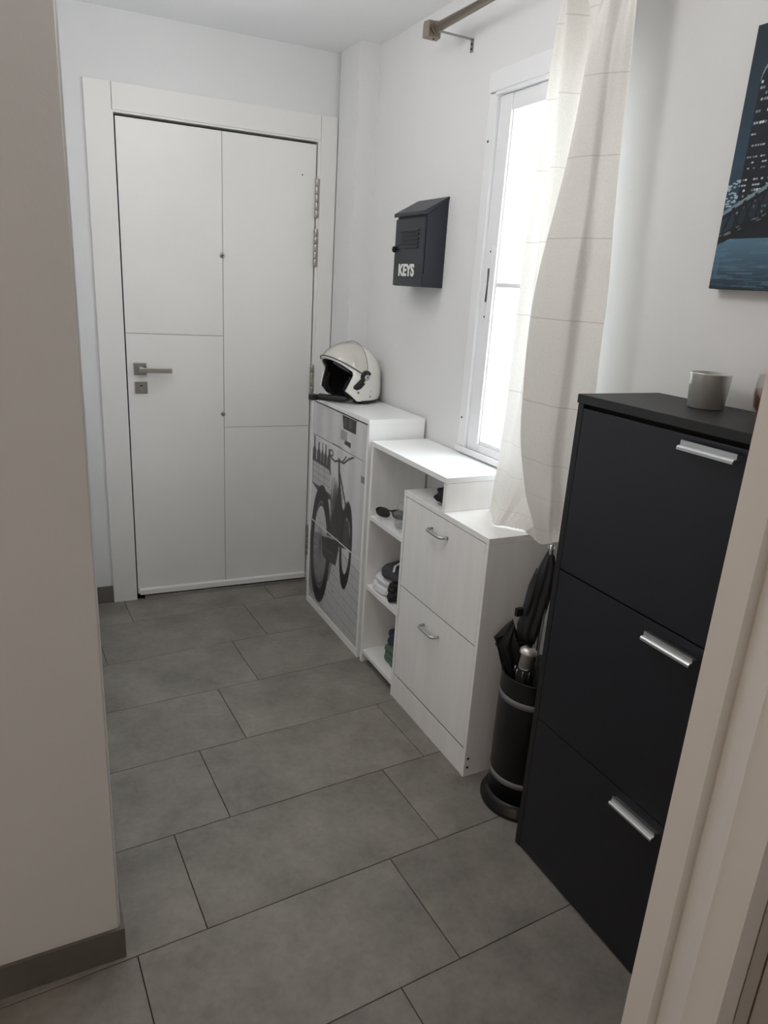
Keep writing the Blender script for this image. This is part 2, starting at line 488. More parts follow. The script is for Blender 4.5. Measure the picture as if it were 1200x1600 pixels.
# weather bar at the foot
bm = bmesh.new(); prism(bm, [(F - 0.004, 0.052), (F - 0.012, 0.046), (F - 0.014, 0.024), (F + 0.003, 0.024), (F + 0.003, 0.052)], 'x', UL + 0.008, UR - 0.002); mk('weather_bar', bm, 'trim_paint', d1)
bm = bmesh.new(); box(bm, UL + 0.030, UR + 0.003, F - 0.010, F + 0.02, 0.0, 0.016); mk('threshold', bm, 'alu', d1)
bm = bmesh.new(); box(bm, UL, UL + 0.007, F - 0.010, F + 0.003, 0.030, 0.062); mk('weather_bar_end', bm, 'trim_paint', d1)
# hinges: knuckle barrels
for z0, z1 in ((1.739, 1.898), (1.536, 1.694), (0.935, 1.100), (0.149, 0.307)):
    bm = bmesh.new()
    nk = 5; h = (z1 - z0) / nk
    for i in range(nk):
        lathe(bm, [(0, 0.0), (0.0085, 0.0), (0.009, 0.001), (0.009, h - 0.0025), (0.0085, h - 0.0015), (0, h - 0.0015)], (UR + 0.004, F - 0.009, z0 + i * h), seg=14)
    hg = mk('hinge', bm, 'nickel', d1)
    bm = bmesh.new(); box(bm, UR + 0.006, UR + 0.014, F - 0.006, F + 0.001, z0, z1); mk('hinge_leaf', bm, 'nickel', hg)
# handle set
bm = bmesh.new(); box(bm, -0.964, -0.912, F - 0.009, F, 1.046, 1.097, bevel=0.0015); hs = mk('handle_rose', bm, 'brushed_steel', d1)
bm = bmesh.new()
box(bm, -0.944, -0.926, F - 0.050, F - 0.008, 1.062, 1.082, bevel=0.002)
mk('handle_neck', bm, 'brushed_steel', hs)
bm = bmesh.new(); box(bm, -0.944, -0.812, F - 0.060, F - 0.046, 1.060, 1.080, bevel=0.0018); mk('lever', bm, 'nickel', hs)
bm = bmesh.new(); box(bm, -0.962, -0.911, F - 0.009, F, 0.967, 1.018, bevel=0.0015); lk = mk('lock_plate', bm, 'brushed_steel', d1)
bm = bmesh.new(); box(bm, -0.943, -0.930, F - 0.0105, F - 0.0085, 0.974, 1.006, bevel=0.0008); mk('cylinder', bm, 'nickel', lk)
bm = bmesh.new(); box(bm, -0.942, -0.931, F - 0.0115, F - 0.010, 0.998, 1.003); mk('key_slot', bm, 'gap_black', lk)
for (u, z, r) in ((-0.584, 1.553, 0.0115), (-0.587, 0.873, 0.0095)):
    bm = bmesh.new()
    tube(bm, [(u, F + 0.001, z), (u, F - 0.003, z), (u, F - 0.0035, z)], [r, r, r * 0.85], seg=20)
    ph = mk('peephole_ring', bm, 'brushed_steel', d1)
    bm = bmesh.new(); tube(bm, [(u, F - 0.003, z), (u, F - 0.0045, z)], r * 0.5, seg=16); mk('peephole_lens', bm, 'nickel', ph)
bm = bmesh.new(); tube(bm, [(-0.238, F + 0.001, 1.905), (-0.238, F - 0.001, 1.905)], 0.003, seg=10); mk('drill_hole', bm, 'screw_grey', d1)

# ------------------------------------------------------------------ window
w1 = struct(empty('window_1', (0.02, -1.33, WZ0)))
boxo('frame_strip', 'window_white', w1, -0.006, 0.060, -1.030 - 0.042, -1.028, WZ0 + 0.012, 2.058, bevel=0.002)
boxo('frame_strip', 'window_white', w1, -0.006, 0.060, WY0 - 0.001, WY0 + 0.012, WZ0 + 0.012, 2.058, bevel=0.002)
boxo('shutter_box', 'window_white', w1, -0.014, 0.060, WY0 - 0.002, -1.032, 2.060, 2.117, bevel=0.002)
boxo('head_track', 'window_white', w1, -0.010, 0.060, WY0 + 0.012, -1.066, 2.050, 2.0598)
bm = bmesh.new()
box(bm, -0.014, -0.010, WY0 - 0.002, -1.028, 0.924, 0.945, bevel=0.0012); box(bm, -0.010, 0.060, WY0, -1.030, 0.931, 0.940)
mk('sill_track', bm, 'window_white', w1)
sash = boxo('sash_stile', 'window_white', w1, 0.004, 0.040, -1.139, -1.077, 0.941, 2.049, bevel=0.002)
boxo('sash_stile', 'window_white', w1, 0.004, 0.040, -1.593, -1.568, 0.941, 2.049, bevel=0.002)
boxo('sash_rail', 'window_white', w1, 0.008, 0.040, -1.568, -1.1392, 2.000, 2.049, bevel=0.0015)
boxo('sash_rail', 'window_white', w1, 0.006, 0.040, -1.568, -1.1392, 0.941, 0.966, bevel=0.0015)
boxo('glazing_bead', 'window_white', w1, 0.012, 0.040, -1.568, -1.1392, 0.966, 0.980, bevel=0.002)
boxo('glazing_bead', 'window_white', w1, 0.012, 0.034, -1.1445, -1.1392, 0.980, 2.000)
boxo('glazing_bar', 'window_white', w1, 0.012, 0.034, -1.568, -1.1445, 1.488, 1.502, bevel=0.002)
boxo('pane', 'window_glass', w1, 0.022, 0.026, -1.568, -1.1445, 0.980, 1.488)
boxo('pane', 'window_glass', w1, 0.022, 0.026, -1.568, -1.1445, 1.502, 2.000)
bm = bmesh.new(); box(bm, 0.0015, 0.0042, -1.1185, -1.0985, 1.375, 1.615, bevel=0.0008); la = mk('latch_plate', bm, 'window_white', sash)
bm = bmesh.new(); tube(bm, [(0.0010, -1.1085, 1.440), (0.0010, -1.1085, 1.545)], 0.0038, seg=12, squash=1.0); mk('finger_slot', bm, 'screw_grey', sash)
for z in (1.597, 1.393):
    bm = bmesh.new(); tube(bm, [(0.0016, -1.1085, z), (0.0005, -1.1085, z)], 0.003, seg=10); mk('screw', bm, 'gap_black', sash)
for z in (1.925, 1.045):
    bm = bmesh.new(); tube(bm, [(-0.0055, -1.043, z), (-0.0075, -1.043, z)], [0.005, 0.004], seg=14); mk('screw', bm, 'screw_grey', w1)

# ------------------------------------------------------------------ bicycle print cabinet
Y1A, Y1B, X1, Z1 = -0.2005, -0.797, -0.248, 0.994
def paint_bicycle():
    W = 0.562; NU, NZ = 190, 420
    u = np.linspace(0, 1, NU); z = np.linspace(0.02, 0.98, NZ)
    U, Zz = np.meshgrid(u, z)
    Y = U * 0.597
    img = np.ones((NZ, NU)) * 0.80
    rng = np.random.RandomState(3)
    def lerp(mask, val):
        nonlocal img
        img = img * (1 - mask) + val * mask
    def sm(d, s=0.0016): return np.clip(0.5 - d / (2 * s), 0, 1)
    def seg(p, q, w, val, a=1.0):
        p = np.array([p[0] * 0.597, p[1]]); q = np.array([q[0] * 0.597, q[1]])
        v = q - p; L = v @ v + 1e-9
        t = np.clip(((Y - p[0]) * v[0] + (Zz - p[1]) * v[1]) / L, 0, 1)
        d = np.hypot(Y - p[0] - t * v[0], Zz - p[1] - t * v[1]) - w / 2
        lerp(sm(d) * a, val)
    def path(ps, w, val, a=1.0):
        for p, q in zip(ps, ps[1:]): seg(p, q, w, val, a)
    def poly(ps, val, a=1.0, tex=0.0):
        ins = np.zeros_like(U, bool)
        for (x0, z0), (x1, z1) in zip(ps, ps[1:] + ps[:1]):
            c = ((z0 > Zz) != (z1 > Zz)) & (U < (x1 - x0) * (Zz - z0) / ((z1 - z0) + 1e-12) + x0)
            ins ^= c
        t = 1 + tex * (rng.rand(*U.shape) - 0.5)
        lerp(ins * a, np.clip(val * t, 0, 1))
    def ring(c, ru, rz, w, val, a=1.0, tilt=0.0):
        du = (U - c[0]); dz = (Zz - c[1]) - tilt * du
        r = np.sqrt((du / ru) ** 2 + (dz / rz) ** 2) + 1e-6
        d = np.abs(r - 1) * min(ru * 0.597, rz) - w / 2
        lerp(sm(d) * a, val)
    # wall streaks and floor boards
    img += 0.03 * np.sin(U * 31)[:, :] * (Zz > 0.45) + 0.02 * rng.rand(*U.shape)
    poly([(-.1, -.1), (1.1, -.1), (1.1, .36), (0.55, .40), (-.1, .44)], 0.74, 1.0, 0.10)
    for i in range(11):
        z0 = 0.40 - i * 0.042 - 0.0012 * i * i
        path([(0.0, z0 + 0.02), (1.0, z0 - 0.035)], 0.0022, 0.36, 0.65)
        for k in range(5):
            uu = (k * 0.23 + 0.11 * (i % 2) + 0.03) % 1.0
            zz = z0 + 0.02 - 0.055 * uu
            seg((uu, zz), (uu + 0.03, zz - 0.04), 0.002, 0.40, 0.5)
    for k in range(60):
        a, b = rng.rand() * 0.75, 0.03 + rng.rand() * 0.34
        if rng.rand() < 0.7: a *= 0.75
        seg((a, b), (a + 0.012 + 0.02 * rng.rand(), b - 0.006 * rng.rand()), 0.003 + 0.006 * rng.rand(), 0.35, 0.45)
    # dark grass and shade round the wheels
    for k in range(420):
        a = 0.44 + 0.17 * rng.rand() + 0.03 * rng.randn(); b = 0.42 + 0.16 * rng.rand()
        seg((a, b), (a + 0.02 * rng.randn(), b + 0.05 + 0.09 * rng.rand()), 0.0025, 0.20, 0.35)
    poly([(0.0, 0.10), (0.0, 0.36), (0.30, 0.40), (0.52, 0.36), (0.45, 0.22), (0.30, 0.13), (0.10, 0.06)], 0.30, 0.55, 0.8)
    # window with panes on the wall (drawer front)
    poly([(0.56, 0.978), (0.80, 0.972), (0.795, 0.913), (0.59, 0.913)], 0.15)
    for k in range(9):
        a = 0.60 + 0.18 * rng.rand(); seg((a, 0.925), (a, 0.955), 0.006, 0.36, 0.8)
    seg((0.80, 0.972), (0.90, 0.972), 0.008, 0.35)
    poly([(0.55, 0.905), (0.66, 0.905), (0.66, 0.865), (0.55, 0.865)], 0.56, 0.8)
    poly([(0.61, 0.853), (0.63, 0.868), (0.72, 0.868), (0.725, 0.848)], 0.20)
    seg((0.42, 0.829), (0.58, 0.829), 0.004, 0.35)
    # crate and bottles
    poly([(0.0, 0.60), (0.0, 0.715), (0.39, 0.712), (0.40, 0.60)], 0.72, 1.0, 0.06)
    for zz in (0.630, 0.660, 0.688): seg((0.0, zz), (0.39, zz), 0.002, 0.42)
    for uu in (0.06, 0.17, 0.28): seg((uu, 0.60), (uu, 0.712), 0.003, 0.38)
    poly([(0.0, 0.705), (0.0, 0.716), (0.39, 0.722), (0.41, 0.684), (0.36, 0.703)], 0.30)
    for (uu, top, w) in ((0.075, 0.823, 0.036), (0.160, 0.800, 0.036), (0.232, 0.806, 0.026), (0.292, 0.806, 0.028), (0.358, 0.796, 0.030)):
        poly([(uu - w, 0.71), (uu - w, 0.755), (uu - w * 0.35, 0.775), (uu - w * 0.35, top), (uu + w * 0.35, top), (uu + w * 0.35, 0.775), (uu + w, 0.755), (uu + w, 0.71)], 0.20, 0.95, 0.3)
    poly([(0.03, 0.602), (0.40, 0.602), (0.44, 0.578), (0.20, 0.572)], 0.22)
    # near wheel with mudguard and spokes
    ring((0.245, 0.335), 0.165, 0.235, 0.040, 0.13, 1.0, 0.12)
    ring((0.245, 0.335), 0.130, 0.205, 0.006, 0.45, 0.8, 0.12)
    for k in range(14):
        a = math.pi * k / 14 + 0.1
        seg((0.245 - 0.13 * math.cos(a), 0.335 - 0.2 * math.sin(a)), (0.245 + 0.13 * math.cos(a), 0.335 + 0.2 * math.sin(a)), 0.0022, 0.22, 0.8)
    seg((0.30, 0.57), (0.40, 0.46), 0.05, 0.14)
    # coat-like dark saddle cloth and frame
    poly([(0.555, 0.685), (0.60, 0.60), (0.66, 0.575), (0.74, 0.53), (0.80, 0.43), (0.585, 0.40), (0.42, 0.42), (0.43, 0.50), (0.52, 0.585)], 0.17, 0.93, 0.5)
    path([(0.54, 0.775), (0.555, 0.70), (0.60, 0.60), (0.66, 0.50)], 0.016, 0.14)
    path([(0.56, 0.72), (0.72, 0.57), (0.80, 0.42)], 0.012, 0.14)
    path([(0.35, 0.79), (0.39, 0.765), (0.47, 0.758), (0.54, 0.772), (0.62, 0.772), (0.70, 0.800), (0.80, 0.824)], 0.008, 0.16)
    ring((0.40, 0.785), 0.03, 0.012, 0.006, 0.2); seg((0.60, 0.775), (0.66, 0.805), 0.007, 0.2)
    # far wheel, narrow
    ring((0.715, 0.43), 0.085, 0.160, 0.022, 0.13, 1.0, 0.25)
    for k in range(6):
        a = 0.4 + k * 0.45
        seg((0.715, 0.43), (0.715 + 0.07 * math.cos(a), 0.43 + 0.13 * math.sin(a)), 0.002, 0.3)
    # saddle bag
    poly([(0.27, 0.385), (0.58, 0.425), (0.60, 0.39), (0.555, 0.306), (0.40, 0.290), (0.30, 0.30)], 0.16, 0.96, 0.3)
    seg((0.27, 0.392), (0.57, 0.430), 0.010, 0.62)
    seg((0.33, 0.34), (0.50, 0.345), 0.004, 0.33); 
    poly([(0.905, 0.765), (0.975, 0.765), (0.975, 0.738), (0.905, 0.738)], 0.47)
    return u, z, np.clip(img, 0.05, 0.9) ** 2.0
bu, bz, bimg = paint_bicycle()

def print_grid(name, parent, material, ncol, nrow, pos, colour):
    """flat printed sheet: ncol x nrow grid, pos(i,j)->xyz, colour(i,j)->rgb linear"""
    me = bpy.data.meshes.new(name)
    o_ = OFF[parent]
    vs = [tuple(Vector(pos(i, j)) - o_) for j in range(nrow) for i in range(ncol)]
    fs = [(j * ncol + i, j * ncol + i + 1, (j + 1) * ncol + i + 1, (j + 1) * ncol + i) for j in range(nrow - 1) for i in range(ncol - 1)]
    me.from_pydata(vs, [], fs)
    ca = me.color_attributes.new('print', 'FLOAT_COLOR', 'POINT')
    cols = np.ones((len(vs), 4), np.float32)
    cols[:, :3] = colour
    ca.data.foreach_set('color', cols.ravel())
    me.materials.append(MATS[material])
    o = bpy.data.objects.new(name, me); C.objects.link(o); o.parent = parent; OFF[o] = o_
    return o

bc = tag(empty('shoe_cabinet', (-0.13, -0.5, 0)), 'white cabinet printed with a black and white bicycle picture, beneath the helmet', 'cabinet', 'hallway shoe cabinets')
boxo('side_panel', 'white_board', bc, X1, -0.010, Y1A - 0.017, Y1A, 0, Z1 - 0.018, bevel=0.001)
boxo('side_panel', 'white_board', bc, X1, -0.010, Y1B, Y1B + 0.017, 0, Z1 - 0.018, bevel=0.001)
boxo('top_board', 'white_board', bc, X1 - 0.002, -0.010, Y1B - 0.001, Y1A + 0.001, Z1 - 0.018, Z1, bevel=0.001)
boxo('base_board', 'white_board', bc, X1, -0.012, Y1B + 0.017, Y1A - 0.017, 0.0, 0.030)
boxo('back_panel', 'white_board', bc, -0.014, -0.010, Y1B + 0.017, Y1A - 0.017, 0.030, Z1 - 0.018)
for nm, z0, z1 in (('flap', 0.033, 0.4235), ('flap', 0.4265, 0.8215), ('drawer_front', 0.8255, 0.968)):
    ya, yb = Y1A - 0.020, Y1B + 0.020
    fl = boxo(nm, 'white_board', bc, X1 + 0.003, X1 + 0.010, yb, ya, z0, z1, bevel=0.001)
    sel = np.where((bz >= z0) & (bz <= z1))[0]
    zz = bz[sel].copy(); zz[0] = z0 + 0.0015; zz[-1] = z1 - 0.0015
    ui = np.where((bu * -0.597 - 0.2 <= ya) & (bu * -0.597 - 0.2 >= yb))[0]
    yy = -0.2 - 0.597 * bu[ui]; yy[0] = ya - 0.0012; yy[-1] = yb + 0.0012
    g = bimg[np.ix_(sel, ui)].ravel()
    col = np.stack([g * 1.0, g * 0.985, g * 0.985], 1)
    print_grid('printed_picture', fl, 'bicycle_print', len(ui), len(sel), lambda i, j: (X1 + 0.0025, yy[i], zz[j]), col)

# ------------------------------------------------------------------ stepped shelf unit
X2, Y2A, Y2B, Z2 = -0.2445, -0.8175, -1.355, 0.9186
Y3A, Y3B, X3, Z3 = -1.0915, -1.603, -0.2425, 0.8067
su = tag(empty('shelf_unit', (-0.125, -0.95, 0)), 'white open shelf unit whose long top bridges onto the white two-flap cabinet', 'shelf')
boxo('side_panel', 'white_laminate', su, X2, -0.010, Y2A - 0.0165, Y2A, 0, Z2 - 0.0185, bevel=0.001)
boxo('top_board', 'white_board', su, X2, -0.004, Y2B, Y2A + 0.001, Z2 - 0.018, Z2, bevel=0.001)
boxo('end_panel', 'white_laminate', su, X2 + 0.002, -0.010, Y2B + 0.001, Y2B + 0.017, Z3 + 0.0005, Z2 - 0.0185, bevel=0.001)
for z in (0.631, 0.344, 0.057):
    boxo('shelf_board', 'white_laminate', su, X2 + 0.002, -0.010, Y3A + 0.0005, Y2A - 0.017, z - 0.017, z, bevel=0.001)
bm = bmesh.new(); tube(bm, [(-0.20, Y2A - 0.0165, 0.884), (-0.20, Y2A - 0.024, 0.884)], 0.004, seg=10); mk('bracket_screw', bm, 'nickel', su)

# ------------------------------------------------------------------ white two-flap cabinet
wc = tag(empty('shoe_cabinet', (-0.125, -1.35, 0)), 'low white cabinet with two tilt flaps and small chrome handles', 'cabinet', 'hallway shoe cabinets')
boxo('side_panel', 'white_laminate', wc, X3, -0.010, Y3A - 0.015, Y3A, 0, Z3 - 0.0185, bevel=0.001)
rp = boxo('side_panel', 'white_laminate', wc, X3, -0.010, Y3B, Y3B + 0.015, 0, Z3 - 0.0185, bevel=0.001)
boxo('top_board', 'white_laminate', wc, X3 - 0.001, -0.010, Y3B - 0.001, Y3A + 0.0003, Z3 - 0.018, Z3, bevel=0.001)
boxo('back_panel', 'white_laminate', wc, -0.014, -0.010, Y3B + 0.015, Y3A - 0.015, 0.0, Z3 - 0.0185)
boxo('plinth', 'white_laminate', wc, X3 + 0.001, X3 + 0.005, Y3B + 0.0152, Y3A - 0.0152, 0.0, 0.094, bevel=0.001)
bm = bmesh.new(); box(bm, X3 + 0.0172, X3 + 0.021, Y3B + 0.0155, Y3A - 0.0155, 0.004, Z3 - 0.02); mk('gap_shade_sheet', bm, 'gap_black', wc)  # black sheet paints the deep shade in the flap gaps
for z0, z1, hz in ((0.1005, 0.4545, 0.387), (0.4590, 0.7855, 0.733)):
    fl = boxo('flap', 'white_laminate', wc, X3 + 0.001, X3 + 0.006, Y3B + 0.0175, Y3A - 0.0175, z0, z1, bevel=0.0012)
    ya, yb = -1.290, -1.384
    bm = bmesh.new()
    tube(bm, [(X3 + 0.001, ya, hz), (X3 - 0.012, ya, hz), (X3 - 0.020, ya - 0.004, hz), (X3 - 0.024, ya - 0.012, hz), (X3 - 0.0245, (ya + yb) / 2, hz),
              (X3 - 0.024, yb + 0.012, hz), (X3 - 0.020, yb + 0.004, hz), (X3 - 0.012, yb, hz), (X3 + 0.001, yb, hz)], 0.0052, seg=12)
    mk('handle', bm, 'alu', fl)
for z in (0.066, 0.034):
    bm = bmesh.new(); tube(bm, [(-0.230, Y3B + 0.0005, z), (-0.230, Y3B - 0.0008, z)], 0.0045, seg=14); mk('screw', bm, 'gap_black', rp)

# ------------------------------------------------------------------ black cabinet
X4, Y4A, Y4B, Z4 = -0.253, -1.893, -2.640, 1.263
kc = tag(empty('shoe_cabinet', (-0.13, -2.27, 0)), 'tall black cabinet with three tilt flaps and silver bar handles', 'cabinet', 'hallway shoe cabinets')
boxo('side_panel', 'black_edge', kc, X4, -0.010, Y4A - 0.018, Y4A, 0, Z4 - 0.0205, bevel=0.001)
boxo('side_panel', 'black_edge', kc, X4, -0.010, Y4B, Y4B + 0.018, 0, Z4 - 0.0205, bevel=0.001)
boxo('top_board', 'black_edge', kc, X4 - 0.003, -0.002, Y4B - 0.002, Y4A + 0.002, Z4 - 0.020, Z4, bevel=0.0012)
boxo('back_panel', 'black_edge', kc, -0.014, -0.010, Y4B + 0.018, Y4A - 0.018, 0.0, Z4 - 0.0205)
bm = bmesh.new(); box(bm, X4 + 0.0168, X4 + 0.021, Y4B + 0.0185, Y4A - 0.0185, 0.004, Z4 - 0.022); mk('gap_shade_sheet', bm, 'gap_black', kc)  # black sheet in place of shade between the flaps
for z0, z1, hz in ((0.006, 0.4165, 0.3905), (0.4195, 0.8380, 0.8085), (0.8420, 1.2330, 1.2195 - 0.004)):
    fl = boxo('flap', 'black_laminate', kc, X4 - 0.0005, X4 + 0.006, Y4B + 0.0200, Y4A - 0.0200, z0, z1, bevel=0.0012)
    bm = bmesh.new()
    ya, yb = -2.203, -2.328
    prism(bm, [(X4 + 0.000, hz + 0.004), (X4 - 0.010, hz + 0.004), (X4 - 0.010, hz + 0.0085), (X4 - 0.015, hz + 0.0085), (X4 - 0.015, hz - 0.001),
               (X4 - 0.021, hz - 0.0015), (X4 - 0.024, hz - 0.0045), (X4 - 0.024, hz - 0.0095), (X4 - 0.021, hz - 0.0095), (X4 - 0.019, hz - 0.0055), (X4 - 0.012, hz - 0.0045), (X4 + 0.000, hz - 0.0045)], 'y', yb, ya)
    mk('handle', bm, 'alu', fl)

# ------------------------------------------------------------------ key cabinet on the wall
kx, ky0, ky1, kz0, kz1, kz2 = -0.090, -0.825, -0.604, 1.475, 1.716, 1.770
kb = tag(empty('key_cabinet', (-0.045, -0.715, kz0)), 'small dark navy metal key box with sloping lid, lettered KEYS, on white wall', 'key box')
bm = bmesh.new()
prism(bm, [(0.0, kz0), (kx + 0.008, kz0), (kx + 0.008, kz1), (0.0, kz2)], 'y', ky0, ky1)
mk('body', bm, 'navy_metal', kb)
bm = bmesh.new()
prism(bm, [(0.0, kz2 + 0.001), (kx + 0.006, kz1 + 0.001), (kx - 0.006, kz1 - 0.001), (kx - 0.008, kz1 + 0.004), (kx - 0.006, kz1 + 0.012), (0.0, kz2 + 0.012)], 'y', ky0 - 0.003, ky1 + 0.003)
mk('lid', bm, 'navy_metal', kb)
kd = boxo('door', 'navy_metal', kb, kx, kx + 0.0078, ky0 + 0.003, ky1 - 0.001, kz0 + 0.001, kz1 - 0.008, bevel=0.0015)
for i in range(5):
    z = 1.664 - i * 0.0145
    bm = bmesh.new()
    prism(bm, [(kx + 0.001, z + 0.011), (kx - 0.0055, z + 0.001), (kx - 0.0045, z), (kx + 0.001, z + 0.004)], 'y', -0.787, -0.642)
    mk('louvre', bm, 'navy_metal', kd)
bm = bmesh.new()
pts = [(kx + 0.001, -0.618, 1.604), (kx - 0.003, -0.618, 1.604), (kx - 0.004, -0.618, 1.604), (kx - 0.012, -0.618, 1.604), (kx - 0.015, -0.618, 1.604)]
tube(bm, pts, [0.005, 0.005, 0.011, 0.011, 0.006], seg=16); mk('knob', bm, 'gap_black', kd)
for z in (1.69, 1.51):
    bm = bmesh.new(); lathe(bm, [(0, 0), (0.003, 0), (0.003, 0.02), (0, 0.02)], (kx + 0.004, ky0 + 0.001, z - 0.01), seg=10); mk('hinge', bm, 'navy_metal', kd)
bm = text_mesh('KEYS', 0.056, sx=0.98, offset=0.0022)
R = Matrix(((0, 0, -1), (-1, 0, 0), (0, 1, 0)))
for v in bm.verts: v.co = R @ v.co + Vector((kx - 0.0008, -0.708, 1.529))
mk('lettering', bm, 'lettering', kd)

# ------------------------------------------------------------------ city picture
PX, PY0, PZ0, PZ1, PW = -0.030, -2.001, 1.507, 2.002, 0.62
def paint_city():
    NV, NW = 420, 330
    v = np.linspace(0, PW, NV); w = np.linspace(0, PZ1 - PZ0, NW)
    V, Wd = np.meshgrid(v, w)
    rng = np.random.RandomState(5)
    def L(c): return np.array(lin(c))
    img = np.zeros((NW, NV, 3))
    t = np.clip(Wd / 0.49, 0, 1)[..., None]
    img[:] = L((64, 96, 122)) * (1 - t) ** 1.5 + L((28, 44, 56)) * (1 - (1 - t) ** 1.5)
    def fill(mask, c, a=1.0):
        m_ = (mask * a)[..., None]
        img[:] = img * (1 - m_) + L(c) * m_
    # water
    wat = Wd < 0.115 + 0.38 * V * 0.5
    tw = np.clip(Wd / 0.13, 0, 1)[..., None]
    img[:] = np.where(wat[..., None], L((26, 42, 54)) * (1 - tw) + L((96, 132, 156)) * tw, img)
    for k in range(260):
        a, b = rng.rand() * PW, rng.rand() * 0.13
        fill((np.abs(V - a) < 0.012 + 0.02 * rng.rand()) & (np.abs(Wd - b) < 0.0012), (110, 144, 166), 0.25)
    # low far buildings with lights
    fill((Wd > 0.12) & (Wd < 0.22 + 0.02 * np.sin(V * 90)) & (V < 0.05), (40, 62, 80))
    for k in range(60):
        a, b = rng.rand() * 0.05, 0.16 + rng.rand() * 0.055
        fill((np.abs(V - a) < 0.003) & (np.abs(Wd - b) < 0.0015), (170, 196, 205), 0.8)
    # towers
    def tower(v0, v1, top, dome=False):
        mid = (v0 + v1) / 2; hw = (v1 - v0) / 2
        tp = top + (np.sqrt(np.clip(1 - ((V - mid) / hw) ** 2, 0, 1)) - 1) * (0.05 if dome else 0.0)
        fill((V > v0) & (V < v1) & (Wd > 0.10) & (Wd < tp), (17, 24, 34))
        if dome: fill((V > v0) & (V < v1) & (np.abs(Wd - tp) < 0.004), (150, 170, 180), 0.7)
        z = 0.15
        while z < top - 0.04:
            a = v0 + 0.003
            while a < v1 - 0.004:
                p = rng.rand()
                if p < 0.55:
                    br = 110 + int(130 * rng.rand())
                    fill((V > a) & (V < a + 0.0045) & (np.abs(Wd - z) < 0.0021), (br, min(255, br + 12), min(255, br + 18)), 0.9)
                a += 0.0062
            z += 0.0105 if rng.rand() < 0.8 else 0.021
    tower(0.029, 0.135, 0.440, True)
    tower(0.17, 0.25, 0.33); tower(0.27, 0.33, 0.42); tower(0.36, 0.47, 0.30); tower(0.50, 0.59, 0.38)
    # truss bridge crossing
    deck = 0.150 + 0.53 * V - 0.32 * V ** 2; low = 0.092 + 0.42 * V - 0.25 * V ** 2
    fill((Wd < deck) & (Wd > low), (30, 46, 58), 0.75)
    fill(np.abs(Wd - deck) < 0.0045, (120, 140, 150)); fill(np.abs(Wd - deck + 0.008) < 0.004, (16, 22, 30))
    fill((Wd > low - 0.004) & (Wd < low + 0.018), (15, 19, 25))
    for k in range(28):
        a = k * 0.024
        s = (Wd - low) / (deck - low + 1e-6)
        on = (s > 0) & (s < 1)
        fill(on & (np.abs(V - (a + 0.024 * s)) < 0.0028), (14, 19, 26)); fill(on & (np.abs(V - (a + 0.048 - 0.024 * s)) < 0.002), (14, 19, 26))
    for k in range(70):
        a = rng.rand() * PW
        fill((np.abs(V - a) < 0.004) & (np.abs(Wd - (low + 0.007 + 0.008 * rng.rand())) < 0.0012), (130, 140, 140), 0.6)
    fill((V > 0.004) & (V < 0.014) & (Wd < 0.092) & (Wd > 0.02), (72, 112, 142), 0.6)
    return v, w, img
pv, pw, pimg = paint_city()
pic = tag(empty('canvas_picture', (PX / 2, PY0 - PW / 2, PZ0)), 'dark blue night city canvas with lit tower and bridge above black cabinet', 'picture')
boxo('stretcher', 'canvas_side', pic, PX, -0.001, PY0 - PW, PY0, PZ0, PZ1, bevel=0.0015)
print_grid('printed_canvas', pic, 'canvas_print', len(pv), len(pw), lambda i, j: (PX - 0.0006, PY0 - 0.0006 - pv[i] * 0.998, PZ0 + 0.0006 + pw[j] * 0.9975), pimg.reshape(-1, 3))

# ------------------------------------------------------------------ curtain rod and curtain
rod = tag(empty('curtain_rod', (-0.12, -1.4, 2.24)), 'beige metal curtain rod with a square finial on a bracket', 'curtain rod')
RX, RZ = -0.12, 2.258
bm = bmesh.new(); tube(bm, [(RX, -0.856, RZ), (RX, -1.95, RZ)], 0.0145, seg=24); mk('pole', bm, 'rod_metal', rod)
bm = bmesh.new(); tube(bm, [(RX, -0.850, RZ), (RX, -0.866, RZ)], 0.0185, seg=24); mk('collar', bm, 'rod_metal', rod)
bm = bmesh.new()
vs = []
for y, s in ((-0.805, 0.019), (-0.822, 0.024), (-0.851, 0.022)):
    vs.append([bm.verts.new((RX + a * s, y, RZ + b * s)) for a, b in ((-1, -1), (1, -1), (1, 1), (-1, 1))])
fs = [bm.faces.new(vs[0]), bm.faces.new(vs[-1][::-1])]
for a, b in zip(vs, vs[1:]):
    for k in range(4): fs.append(bm.faces.new((a[k], b[k], b[(k + 1) % 4], a[(k + 1) % 4])))
bmesh.ops.recalc_face_normals(bm, faces=fs)
fin = mk('finial', bm, 'rod_metal', rod)
bm = bmesh.new(); tube(bm, [(RX + 0.004, -0.838, RZ - 0.021), (RX + 0.004, -0.838, RZ - 0.026)], 0.003, seg=8); mk('grub_screw', bm, 'gap_black', fin)
for y in (-0.890, -1.90):
    bm = bmesh.new()
    box(bm, RX - 0.004, 0.0, y - 0.007, y + 0.007, RZ - 0.0175, RZ - 0.0155)
    box(bm, -0.003, 0.0, y - 0.007, y + 0.007, RZ - 0.053, RZ - 0.0155)
    br = mk('bracket', bm, 'zinc', rod)
    for z in (RZ - 0.030, RZ - 0.044):
        bm = bmesh.new(); tube(bm, [(-0.003, y, z), (-0.0045, y, z)], 0.003, seg=8); mk('screw', bm, 'gap_black', br)

